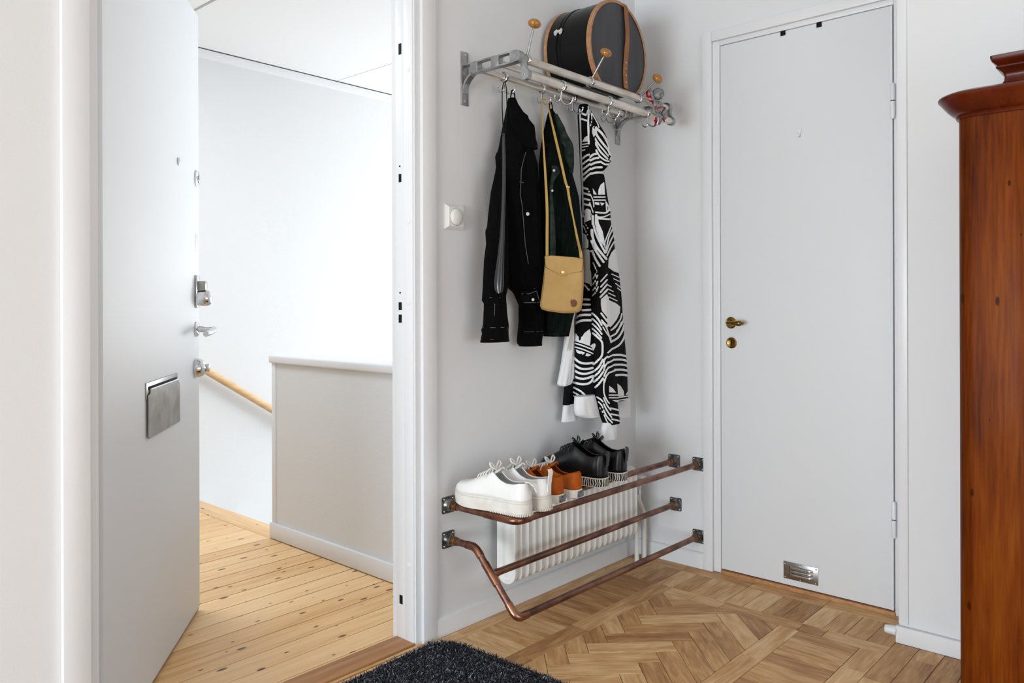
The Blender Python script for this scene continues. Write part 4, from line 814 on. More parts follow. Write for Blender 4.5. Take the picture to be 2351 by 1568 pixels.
# ---- dark green corduroy jacket
gj = thing('corduroy_jacket', 'dark green corduroy jacket hanging behind the tan shoulder bag', 'jacket', (-0.62, -0.07, 0.8))
GL = [(1261, 250), (1256, 265), (1248, 300), (1240, 345), (1236, 380), (1237, 450), (1240, 560), (1244, 650), (1246, 720), (1247, 772)]
GR = [(1268, 250), (1277, 264), (1291, 288), (1302, 312), (1312, 345), (1314, 395), (1325, 425), (1332, 450), (1336, 500), (1340, 560), (1340, 640), (1330, 690), (1314, 735), (1303, 772)]
rg_ = cloth(GL, GR, 250, 772, 76, -0.075, 0.048, seed=6, ripple=0.10, rk=8); cmesh(rg_, 'body', 'greencord', gj)
KL = [(1272, 262), (1280, 300), (1284, 345), (1300, 390)]; KR = [(1280, 262), (1296, 292), (1302, 310), (1314, 325), (1318, 340), (1318, 380), (1316, 399)]
rk_ = cloth(KL, KR, 262, 398, 28, -0.116, 0.02, seed=7, ripple=0.03); cmesh(rk_, 'collar', 'greencollar', gj)
PLl = [(1266, 380), (1266, 400), (1262, 430), (1262, 600)]; PRr = [(1282, 380), (1287, 395), (1272, 415), (1268, 440), (1275, 520), (1277, 600)]
rp_ = cloth(PLl, PRr, 382, 600, 40, -0.122, 0.008, seed=8, ripple=0.02); cmesh(rp_, 'front_placket', 'greencollar', gj)
PK0 = [(1278, 440), (1280, 474)]; PK1 = [(1322, 446), (1323, 479)]
rpk = cloth(PK0, PK1, 444, 476, 8, -0.112, 0.012, seed=9, ripple=0.0); cmesh(rpk, 'pocket_flap', 'greencord', gj)
for x, y, r_ in ((1272, 389, 0.0045), (1316, 467, 0.0068), (1268, 438, 0.004), (1270, 510, 0.0045), (1271, 584, 0.004)):
    src = rpk if x > 1300 else rp_; v = off(front_y(src, x, y), 0.005); MB().lathe([(0, -0.001), (r_, 0), (r_, 0.0015), (r_ * 0.6, 0.0025), (0, 0.002)], frame(v, Vector((-0.6, -0.8, 0))), 16).build('button', 'button', gj)
MB().tube(spline([P3(1261, 252, -0.085), P3(1262, 240, -0.088), P3(1264, 233, -0.09), P3(1267, 240, -0.088), P3(1269, 252, -0.085)], 4), 0.002, 8).build('hanger_loop', 'greencord', gj)
draw([(1252, 771), (1275, 772), (1298, 772)], rg_, 'hem_piping', gj, mat='greencollar', r=0.0012)

# ---- black and white printed hoodie
def c4(p): return [(1300 + u / 5.6, 230 + v / 5.6) for u, v in p]
def c5(p): return [(1300 + u / 5.6, 480 + v / 5.6) for u, v in p]
def c6(p): return [(1270 + u / 5.6, 740 + v / 5.6) for u, v in p]
STR, POL = [], []
def s4(w_, *p): STR.append((c4(p), w_ / 5.6))
def s5(w_, *p): STR.append((c5(p), w_ / 5.6))
def s6(w_, *p): STR.append((c6(p), w_ / 5.6))
def p4(*p): POL.append(c4(p))
def p5(*p): POL.append(c5(p))
def p6(*p): POL.append(c6(p))
s4(20, (172, 120), (185, 400), (190, 700), (205, 1000), (215, 1400), (210, 1500))
s4(25, (190, 165), (250, 190)); s4(22, (195, 240), (262, 262)); s4(20, (285, 80), (290, 180), (280, 330), (293, 560)); s4(11, (305, 120), (330, 230), (312, 330))
p4((205, 535), (235, 480), (275, 455), (280, 530)); s4(14, (200, 570), (285, 555)); s4(14, (200, 605), (280, 590)); s4(18, (205, 648), (240, 636))
s4(14, (330, 170), (400, 290), (420, 350)); s4(30, (400, 370), (470, 440), (530, 540), (560, 620)); s4(28, (385, 350), (385, 430), (450, 530), (540, 640), (560, 690))
s4(20, (352, 340), (345, 420), (400, 540), (480, 640), (540, 715)); s4(24, (375, 540), (430, 650), (530, 752)); s4(20, (385, 640), (430, 720), (500, 772), (550, 785)); s4(22, (440, 790), (500, 825), (545, 825)); s4(28, (565, 690), (588, 720), (572, 760))
for a in (((215, 750), (250, 715), (295, 700)), ((215, 820), (250, 790), (300, 760)), ((215, 890), (265, 850), (305, 820)), ((218, 960), (265, 920), (312, 880)), ((220, 1035), (260, 985), (318, 940))): s4(24, *a)
for a in (((310, 730), (345, 700), (395, 685)), ((312, 775), (360, 750), (415, 740)), ((318, 830), (370, 805), (430, 795)), ((322, 885), (380, 865), (455, 862)), ((328, 945), (390, 930), (475, 930))): s4(26, *a)
p4((410, 1215), (415, 1150), (440, 1090), (480, 1055), (490, 1060), (500, 1215)); p4((340, 1130), (395, 1215), (350, 1210)); s4(16, (355, 1245), (500, 1245)); s4(16, (360, 1285), (505, 1285))
s4(25, (220, 1125), (280, 1145)); s4(25, (225, 1195), (290, 1215)); s4(24, (228, 1265), (300, 1285)); s4(24, (230, 1335), (305, 1355)); s4(14, (290, 1170), (345, 1290), (355, 1370)); s4(14, (300, 1310), (345, 1440))
p4((365, 1310), (425, 1315), (425, 1350), (370, 1340)); p4((435, 1315), (495, 1325), (455, 1360)); s4(18, (510, 1310), (550, 1380), (565, 1420)); s4(18, (516, 1330), (522, 1425)); s4(20, (380, 1440), (500, 1450), (545, 1420), (548, 1395)); s4(15, (400, 1503), (480, 1500), (565, 1465)); s4(20, (410, 1522), (565, 1532))
p4((225, 1540), (245, 1400), (275, 1390), (315, 1415), (320, 1520), (250, 1560))
p5((225, 180), (245, 0), (310, 20), (322, 130), (235, 175)); p5((370, 70), (395, 65), (420, 180), (470, 290), (495, 420), (500, 490), (440, 420), (390, 280), (368, 180))
s5(25, (345, 90), (350, 200), (400, 360), (500, 560)); s5(9, (328, 60), (332, 200)); s5(30, (332, 270), (345, 380), (400, 500), (515, 640)); s5(28, (330, 410), (360, 500), (430, 610), (480, 680)); s5(28, (335, 540), (370, 630), (430, 730)); s5(17, (345, 690), (390, 790)); s5(22, (405, 100), (470, 125), (565, 130))
s5(14, (590, 190), (550, 290), (500, 420), (500, 500)); s5(17, (595, 260), (545, 370), (505, 560)); s5(17, (605, 340), (560, 430), (515, 560)); s5(17, (618, 420), (570, 500), (525, 600)); p5((632, 500), (660, 600), (695, 830), (610, 800), (540, 750), (545, 640), (580, 560))
s5(13, (240, 185), (285, 260)); s5(14, (220, 215), (270, 330)); p5((205, 300), (250, 330), (285, 420), (285, 480), (265, 510), (205, 510)); p5((205, 515), (295, 520), (300, 700), (320, 800), (330, 1000), (290, 960), (205, 930))
s5(15, (340, 970), (380, 910), (405, 850)); s5(17, (340, 1045), (385, 990), (405, 930)); s5(17, (335, 1115), (385, 1060), (410, 1000)); s5(17, (345, 895), (390, 810))
s5(17, (445, 930), (525, 840)); s5(20, (445, 1000), (525, 910)); s5(22, (440, 1070), (525, 970)); s5(24, (440, 1130), (525, 1040)); p5((445, 1160), (525, 1090), (550, 1150), (570, 1400), (575, 1520), (530, 1500), (525, 1390), (460, 1310), (445, 1230))
for a in (((585, 835), (690, 882)), ((610, 895), (710, 942)), ((635, 955), (720, 1022)), ((660, 1015), (730, 1072)), ((535, 975), (580, 1000)), ((535, 1025), (605, 1060)), ((545, 1080), (630, 1120)), ((550, 1130), (655, 1180))): s5(12, *a)
p5((550, 1170), (640, 1210), (695, 1255), (690, 1330), (650, 1420), (580, 1510), (560, 1350)); s5(18, (715, 1345), (690, 1430), (600, 1540)); s5(18, (738, 1410), (710, 1490), (650, 1568)); s5(15, (755, 1480), (730, 1550))
s5(22, (235, 975), (300, 1050)); s5(25, (230, 1160), (300, 1165)); s5(25, (215, 1225), (305, 1228)); s5(27, (200, 1300), (310, 1295)); s5(28, (110, 1410), (180, 1365), (310, 1360)); s5(28, (100, 1480), (190, 1435), (315, 1430))
s5(23, (335, 1340), (400, 1400), (455, 1490)); s5(21, (335, 1410), (400, 1470), (450, 1550)); s5(23, (450, 1340), (525, 1440)); s5(21, (455, 1430), (530, 1510))
p6((250, 118), (300, 150), (330, 200), (345, 262), (250, 232)); p6((360, 265), (365, 200), (400, 140), (470, 85), (485, 150), (480, 240), (470, 305)); p6((475, 305), (510, 275), (545, 270), (540, 310), (520, 375), (505, 330)); s6(17, (250, 260), (380, 300), (505, 350)); s6(17, (250, 308), (390, 350), (512, 402))
p6((285, 345), (350, 370), (345, 408), (310, 395)); p6((360, 370), (415, 392), (375, 420)); p6((430, 395), (495, 420), (450, 437), (412, 430))
for a in (((248, 435), (330, 510), (420, 530), (510, 520)), ((248, 525), (340, 590), (430, 600), (510, 585)), ((250, 605), (340, 655), (430, 660), (510, 635)), ((255, 688), (350, 725), (430, 720), (510, 690)), ((260, 772), (360, 795), (440, 790), (490, 760), (515, 715))): s6(27, *a)
s6(22, (265, 838), (360, 890), (430, 960), (470, 1030)); s6(20, (262, 898), (330, 940), (380, 990)); s6(14, (262, 945), (350, 990))
s6(21, (505, 20), (570, 80), (625, 150)); s6(21, (505, 80), (560, 130), (620, 200)); s6(25, (510, 140), (570, 190), (625, 250), (635, 330), (620, 440), (520, 540))
for a in (((520, 630), (590, 570), (637, 480)), ((525, 695), (590, 640), (637, 560)), ((525, 765), (590, 710), (640, 640)), ((540, 835), (590, 790), (640, 720))): s6(25, *a)
s6(22, (700, 440), (660, 480), (648, 560)); s6(20, (708, 510), (670, 560), (652, 620)); s6(20, (710, 580), (680, 630), (655, 690)); s6(20, (715, 650), (680, 700), (660, 770)); s6(17, (655, 740), (652, 900), (690, 1000), (722, 1040)); s6(19, (560, 960), (610, 990), (640, 1020)); s6(17, (580, 1020), (620, 1060), (640, 1100)); s6(17, (650, 970), (690, 1060), (740, 1130)); s6(19, (650, 1050), (690, 1130), (750, 1220)); s6(19, (650, 1130), (690, 1210), (760, 1290)); s6(15, (655, 1190), (690, 1270), (720, 1310)); s6(13, (600, 1100), (640, 1160))
for a in (((705, 390), (760, 340)), ((708, 450), (770, 420)), ((710, 520), (775, 485)), ((712, 585), (780, 550)), ((715, 650), (795, 620))): s6(20, *a)
p6((720, 815), (770, 850), (810, 905), (720, 900)); s6(16, (720, 935), (830, 935)); s6(16, (722, 970), (835, 970)); p6((755, 1000), (840, 1000), (845, 1035), (800, 1020)); s6(21, (740, 1105), (855, 1130)); s6(21, (745, 1180), (860, 1200)); s6(21, (760, 1245), (865, 1270))
s6(25, (745, 250), (830, 200), (890, 110), (920, 10)); s6(21, (745, 180), (820, 130), (880, 0)); s6(19, (745, 100), (800, 60), (840, 0)); s6(23, (755, 345), (850, 290), (910, 200), (937, 80))
for a in (((775, 420), (880, 420), (985, 455)), ((780, 480), (890, 480), (990, 510)), ((790, 545), (900, 545), (995, 575)), ((795, 610), (900, 610), (1000, 635)), ((810, 680), (900, 675), (1005, 695))): s6(26, *a)
p6((825, 785), (870, 820), (905, 880), (915, 940), (835, 950)); p6((1010, 815), (970, 870), (930, 935), (1010, 920)); s6(16, (845, 965), (1008, 940)); s6(14, (845, 1002), (1008, 976)); s6(16, (630, 0), (690, 80), (745, 260)); s6(15, (640, 60), (690, 140), (745, 215))
def print_value(pts):
    """signed print value on cloth points: 1 white, 0 black"""
    X, Y = pts[:, 0], pts[:, 1]; best = np.full(len(X), -9.0)
    for pl, w_ in STR:
        x0, x1 = min(p[0] for p in pl) - w_ - 3, max(p[0] for p in pl) + w_ + 3; y0_, y1_ = min(p[1] for p in pl) - w_ - 3, max(p[1] for p in pl) + w_ + 3
        k = np.where((X > x0) & (X < x1) & (Y > y0_) & (Y < y1_))[0]
        if len(k) == 0: continue
        if len(pl) > 2: pl = [(v.x, v.y) for v in spline([(p[0], p[1], 0) for p in pl], 4)]
        dm = np.full(len(k), 99.0)
        for a, b in zip(pl, pl[1:]):
            ax_, ay_ = b[0] - a[0], b[1] - a[1]; t = np.clip(((X[k] - a[0]) * ax_ + (Y[k] - a[1]) * ay_) / max(1e-6, ax_ * ax_ + ay_ * ay_), 0, 1)
            dm = np.minimum(dm, np.hypot(X[k] - a[0] - t * ax_, Y[k] - a[1] - t * ay_))
        best[k] = np.maximum(best[k], w_ * 0.515 - dm)
    for pl in POL:
        x0, x1 = min(p[0] for p in pl) - 3, max(p[0] for p in pl) + 3; y0_, y1_ = min(p[1] for p in pl) - 3, max(p[1] for p in pl) + 3
        k = np.where((X > x0) & (X < x1) & (Y > y0_) & (Y < y1_))[0]
        if len(k) == 0: continue
        ins = np.zeros(len(k), bool); dm = np.full(len(k), 99.0)
        for a, b in zip(pl, pl[1:] + pl[:1]):
            ax_, ay_ = b[0] - a[0], b[1] - a[1]
            c1 = (a[1] > Y[k]) != (b[1] > Y[k]); xi = a[0] + (Y[k] - a[1]) / (ay_ if abs(ay_) > 1e-9 else 1e-9) * ax_; ins ^= c1 & (X[k] < xi)
            t = np.clip(((X[k] - a[0]) * ax_ + (Y[k] - a[1]) * ay_) / max(1e-6, ax_ * ax_ + ay_ * ay_), 0, 1); dm = np.minimum(dm, np.hypot(X[k] - a[0] - t * ax_, Y[k] - a[1] - t * ay_))
        best[k] = np.maximum(best[k], np.where(ins, dm, -dm))
    return np.clip(0.5 + best / 2.4, 0, 1)
def printed_cloth(rg, name, parent):
    o = MB().rings(rg).build(name, 'hoodieprint', parent, angle=80)
    me = o.data; n = len(me.vertices); co = np.zeros(n * 3, np.float32); me.vertices.foreach_get('co', co); co = co.reshape(-1, 3)
    u, v = proj(co); a = me.attributes.new('print', 'FLOAT', 'POINT'); a.data.foreach_set('value', print_value(np.column_stack([u, v])).astype(np.float32)); return o
hd = thing('hoodie', 'black and white printed zip hoodie hanging rightmost on the rack', 'hoodie', (-0.42, -0.09, 0.55))
BLh = [(1331, 240), (1328, 245), (1326, 262), (1328, 300), (1330, 340), (1333, 400), (1335, 430), (1333, 470), (1336, 500), (1337, 520), (1337, 600), (1336, 660), (1332, 690), (1322, 712), (1317, 745), (1315, 780), (1314, 820), (1316, 865), (1317, 908), (1318, 922)]
BRh = [(1349, 240), (1360, 262), (1366, 300), (1372, 340), (1378, 392), (1386, 405), (1390, 430), (1397, 465), (1402, 485), (1402, 505), (1405, 520), (1411, 550), (1412, 566), (1418, 590), (1424, 630), (1430, 670), (1435, 710), (1440, 755), (1441, 772), (1447, 830), (1449, 860), (1450, 918), (1450, 922)]
rb = cloth(BLh, BRh, 240, 922, 560, -0.085, 0.05, nf=150, nb=20, seed=11, ripple=0.035, rk=9); printed_cloth(rb, 'body', hd)
HLh = [(1350, 262), (1353, 300), (1356, 340), (1358, 380), (1362, 392)]; HRh = [(1362, 262), (1378, 290), (1393, 315), (1402, 345), (1406, 358), (1403, 370), (1395, 382), (1386, 392)]
rhd = cloth(HLh, HRh, 262, 392, 130, -0.118, 0.03, nf=70, nb=12, seed=12, ripple=0.04); printed_cloth(rhd, 'hood', hd)
SLh = [(1361, 560), (1360, 620), (1359, 690), (1361, 740), (1362, 800), (1364, 860), (1366, 910), (1371, 935), (1377, 958), (1384, 974)]
SRh = [(1394, 560), (1398, 640), (1402, 720), (1404, 780), (1408, 820), (1413, 850), (1420, 920), (1425, 968), (1424, 974)]
rsl = cloth(SLh, SRh, 560, 973, 330, -0.142, 0.024, nf=70, nb=12, seed=13, ripple=0.05, rk=6); printed_cloth(rsl, 'sleeve', hd)
cmesh(cloth([(1381, 968), (1377, 985), (1376, 1005), (1377, 1008)], [(1419, 968), (1419, 990), (1419, 1008)], 968, 1008, 14, -0.142, 0.020, seed=14, ripple=0.10, rk=4), 'cuff', 'whitecotton', hd)
cmesh(cloth([(1318, 905), (1316, 925), (1316, 940), (1319, 950), (1330, 957)], [(1366, 905), (1372, 925), (1377, 945), (1377, 957)], 908, 957, 20, -0.118, 0.028, seed=15, ripple=0.04), 'hem_band', 'whitecotton', hd)
cmesh(cloth([(1410, 912), (1414, 930), (1420, 958)], [(1450, 912), (1449, 935), (1448, 955)], 914, 957, 16, -0.065, 0.022, seed=16, ripple=0.04), 'hem_band', 'whitecotton', hd)
cmesh(cloth([(1302, 735), (1296, 775), (1288, 830), (1282, 860), (1278, 880), (1282, 886)], [(1318, 735), (1319, 800), (1319, 850), (1318, 870), (1312, 882), (1300, 886)], 730, 886, 40, -0.05, 0.02, seed=17, ripple=0.10, rk=6), 'lining_panel', 'whitecotton', hd)
printed_cloth(cloth([(1300, 872), (1294, 890), (1291, 925)], [(1322, 872), (1324, 890), (1326, 925)], 872, 928, 50, -0.045, 0.016, nf=50, nb=10, seed=18), 'far_front', hd)
cmesh(cloth([(1292, 926), (1289, 950), (1287, 963)], [(1334, 926), (1337, 950), (1339, 966)], 926, 965, 14, -0.045, 0.02, seed=19, ripple=0.08, rk=5), 'hem_band', 'whitecotton', hd)
cmesh(cloth([(1318, 700), (1308, 735), (1300, 770), (1293, 805)], [(1326, 700), (1317, 735), (1309, 770), (1302, 805)], 700, 806, 20, -0.075, 0.008, seed=20, ripple=0.0), 'zip_facing', 'whitecotton', hd)
MB().tube([P3(1347, 262, -0.15), P3(1350, 252, -0.145), P3(1352, 300, -0.15), P3(1351, 330, -0.15)], 0.0025, 8).build('drawstring', 'whitecotton', hd)

# ---- shoe horn on its cord
sh = thing('shoe_horn', 'long dark grey plastic shoe horn hanging on a black cord before the denim jacket', 'shoe horn', tuple(P3(1147, 672, -0.165)))
hornp = [(1156, 306, 2.6), (1156, 330, 3.6), (1157, 360, 4.2), (1157, 430, 4.2), (1155, 490, 4.6), (1153, 540, 5.4), (1150, 585, 7.5), (1147, 625, 10.2), (1145.5, 650, 11.4), (1145.5, 662, 10.6), (1146, 670, 7.8), (1146, 674, 3.0)]
rr = []
for x, y, hw_ in hornp:
    Pc = P3(x, y, -0.165 + 0.0 * y); dc = (np.array(Pc) - CAM) @ _f; W = hw_ * dc / FPX; ring = []
    for sgn, dp in ((1, 0.0), (-1, 0.003)):
        for j in range(9):
            t = -1 + 2 * j / 8; t *= sgn; q = Pc + Vector((_r[0], _r[1], 0)) * (W * t); q += Vector((_f[0], _f[1], 0)) * ((W * 0.55) * t * t + dp); ring.append(q)
    rr.append(ring)
MB().rings(rr).build('blade', 'horn', sh, angle=85)
MB().tube([P3(1156, 312, -0.165), P3(1153, 250, -0.14), P3(1153, 205, -0.12), P3(1156, 190, -0.11), P3(1160, 188, -0.11), P3(1163, 205, -0.12), P3(1164, 250, -0.14), P3(1159, 312, -0.165)], 0.0016, 8).build('cord', 'black', sh)

# ---- tan shoulder bag
bg = thing('shoulder_bag', 'small tan canvas shoulder bag with long mustard strap and brown leather emblem', 'bag', tuple(P3(1292, 720, -0.17)))
BO = P3(1292, 650, -0.185); bu = Vector((cos(YAW - 0.12), -sin(YAW - 0.12), 0)); bn = Vector((-sin(YAW - 0.12), -cos(YAW - 0.12), 0))   # bn points to the room
bdc = float((np.array(BO) - CAM) @ _f)
def BM(px, py, n=0.0):
    r_ = ray(px, py); d = Vector(r_); t = (BO + bn * n - Vector(CAM)).dot(bn) / d.dot(bn); return Vector(CAM) + d * t
def bring(shape, n): return [BM(px, py, n) for px, py in shape]
def inset(shape, k): 
    cx_ = sum(p[0] for p in shape) / len(shape); cy_ = sum(p[1] for p in shape) / len(shape); return [(cx_ + (p[0] - cx_) * (1 - k), cy_ + (p[1] - cy_) * (1 - k)) for p in shape]
bodyS = [(1252, 595), (1249, 625), (1245, 660), (1241, 690), (1240, 702), (1244, 710), (1258, 714.5), (1294, 719), (1318, 718.5), (1330, 716), (1335, 709), (1338, 690), (1340, 650), (1340, 620), (1338, 596), (1295, 592)]
MB().rings([bring(inset(bodyS, 0.06), -0.026), bring(bodyS, -0.021), bring(inset(bodyS, -0.004), -0.008), bring(bodyS, 0.004), bring(inset(bodyS, 0.045), 0.009), bring(inset(bodyS, 0.25), 0.012), bring(inset(bodyS, 0.6), 0.013)]).build('pouch', 'canvas', bg, angle=50)
seamS = inset(bodyS, 0.06); MB().tube([BM(px, py, 0.0085) for px, py in seamS[1:14]], 0.0012, 6).build('piping', 'canvas_dark', bg)
flapS = [(1250, 588), (1251, 600), (1252, 611), (1256, 615.5), (1275, 625), (1288, 632), (1294, 633.5), (1301, 631), (1316, 626), (1333, 624), (1337, 621), (1338.5, 605), (1339, 594), (1320, 590.5), (1290, 588), (1266, 586.5)]
flp = MB().rings([bring(inset(flapS, 0.03), 0.008), bring(flapS, 0.0115), bring(inset(flapS, 0.03), 0.0165), bring(inset(flapS, 0.5), 0.018)]).build('flap', 'canvas', bg, angle=50)
MB().tube([BM(px, py, 0.0112) for px, py in flapS[1:13]], 0.0012, 6).build('flap_edge_shade', 'canvas_dark', flp)  # dark tube draws the shading along the flap's lower edge
MB().lathe([(0, 0), (0.0068, 0), (0.0072, 0.0015), (0.006, 0.003), (0.0045, 0.0025), (0, 0.003)], frame(BM(1292, 625, 0.0168), bn), 20).build('snap', 'gold', flp)
emb = [(1310, 688.5), (1311, 687.2), (1314.5, 689), (1317.5, 687), (1320, 688), (1323, 690.5), (1325, 695), (1324, 700), (1320.5, 704), (1316, 704.8), (1312, 703), (1310, 700.5), (1312, 699.5), (1310, 696.5)]
MB().rings([bring(emb, 0.0115), bring(emb, 0.0142), bring(inset(emb, 0.12), 0.0148)]).build('emblem', 'leather_brown', bg, angle=30)
def ribbon(pts, w0, name, mat, tw=0.0009):
    sp_ = spline(pts, 5); out = []
    for i, p in enumerate(sp_):
        t_ = (sp_[min(i + 1, len(sp_) - 1)] - sp_[max(i - 1, 0)]).normalized(); k = i / (len(sp_) - 1); wv = np.interp(k, np.linspace(0, 1, len(w0)), w0)
        s_ = t_.cross(bn).normalized(); nn = s_.cross(t_).normalized(); out.append([p - s_ * wv - nn * tw, p + s_ * wv - nn * tw, p + s_ * wv + nn * tw, p - s_ * wv + nn * tw])
    return MB().rings(out).build(name, mat, bg)
ribbon([BM(1256, 589, 0.004), BM(1256, 540, 0.004), P3(1256, 480, -0.16), P3(1252, 400, -0.15), P3(1247, 320, -0.13), P3(1244, 260, -0.11), P3(1244, 238, -0.10), P3(1247, 229.5, -0.097), P3(1251, 228, -0.096)], [0.0048, 0.0048, 0.0046, 0.0038, 0.0026, 0.0022, 0.0022, 0.0022, 0.002], 'strap', 'strap')
ribbon([P3(1251, 228, -0.096), P3(1255, 233, -0.098), P3(1263, 265, -0.11), P3(1276, 320, -0.14), P3(1290, 380, -0.15), P3(1299, 420, -0.16), P3(1304, 430, -0.165)], [0.0014, 0.0016, 0.003, 0.0042, 0.0042, 0.0042, 0.004], 'strap', 'strap')
ribbon([P3(1303, 428, -0.166), P3(1307, 455, -0.168), P3(1316, 500, -0.17), P3(1325, 545, -0.175), BM(1333, 580, 0.002), BM(1334, 594, 0.002)], [0.0045, 0.0042, 0.0026, 0.004, 0.005, 0.005], 'strap', 'strap')
MB().bbox(-0.006, 0.006, -0.002, 0.002, -0.003, 0.003, 0.001).build('strap_slider', 'gold', bg).matrix_basis = Matrix.Translation(P3(1304, 429, -0.17)) @ Matrix.Rotation(-YAW, 4, 'Z') @ Matrix.Rotation(0.35, 4, 'Y')

# ---- knitted toy hugging the right hat peg
ty = thing('knitted_toy', 'small grey wool toy with red mittens clinging to the right hat peg', 'toy', tuple(P3(1518, 290, -0.275)))
def wool(parts, name, mat, fz=0.07):
    m = MB()
    for px, py, y, rx, rz in parts:
        c_ = P3(px, py, y); m.sphere(c_, rx, rx * 0.9, rz, 18, 14, fuzz=fz)
        for _ in range(260):
            d = Vector((random.gauss(0, 1), random.gauss(0, 1), random.gauss(0, 1))).normalized(); b0 = c_ + Vector((d.x * rx, d.y * rx * 0.9, d.z * rz)) * 0.96; e1 = d.orthogonal().normalized() * 0.0006
            tip = b0 + (d + Vector((random.uniform(-.6, .6), random.uniform(-.6, .6), random.uniform(-.6, .6)))).normalized() * random.uniform(0.002, 0.0045); m.add([b0 - e1, b0 + e1, tip], [(0, 1, 2)])
    return m.build(name, mat, ty, angle=180)
wool([(1511, 216, -0.275, 0.0235, 0.0205)], 'pompom', 'greywool', 0.13)
wool([(1512, 247, -0.28, 0.018, 0.023)], 'torso', 'greywool'); wool([(1525, 262, -0.283, 0.0145, 0.021)], 'tail_end', 'greywool'); wool([(1505, 238, -0.278, 0.0105, 0.013)], 'head', 'greywool')
def woolt(pts, r, name, mat, n=8): return MB().tube(spline([P3(x, y, yy_) for x, y, yy_ in pts], 4), r, n).build(name, mat, ty)
woolt([(1503, 236, -0.275), (1498, 222, -0.27), (1493, 208, -0.262), (1490, 200, -0.258), (1488, 196, -0.256)], 0.0055, 'arm', 'greywool')
woolt([(1500, 232, -0.27), (1495, 222, -0.266), (1487, 222, -0.262), (1485, 214, -0.262), (1487, 208, -0.262)], 0.0038, 'mitten', 'redwool'); woolt([(1500, 240, -0.272), (1497, 233, -0.274), (1492, 232, -0.276)], 0.0032, 'cuff', 'redwool')
woolt([(1510, 262, -0.285), (1507, 272, -0.287), (1508, 282, -0.287)], 0.006, 'leg', 'greywool'); woolt([(1518, 268, -0.29), (1516, 278, -0.29), (1512, 284, -0.288)], 0.0065, 'leg', 'greywool')
for a in (((1506, 270), (1505, 278), (1504, 288)), ((1502, 277), (1506, 278), (1509, 286))): woolt([(x, y, -0.293) for x, y in a], 0.0028, 'boot', 'redwool')
woolt([(1519, 273, -0.295), (1524, 276, -0.295), (1525, 280, -0.295)], 0.0028, 'boot', 'redwool'); woolt([(1523, 246, -0.292), (1528, 248, -0.292), (1526, 249, -0.292)], 0.002, 'mitten', 'redwool')
for k in range(6): woolt([(1504 + k * 2.6, 250 - k * 0.9 - 2.2, -0.2965), (1506 + k * 2.6, 250 - k * 0.9 + 2.0, -0.2965)], 0.0014, 'jumper_stitch', 'redwool', 6)

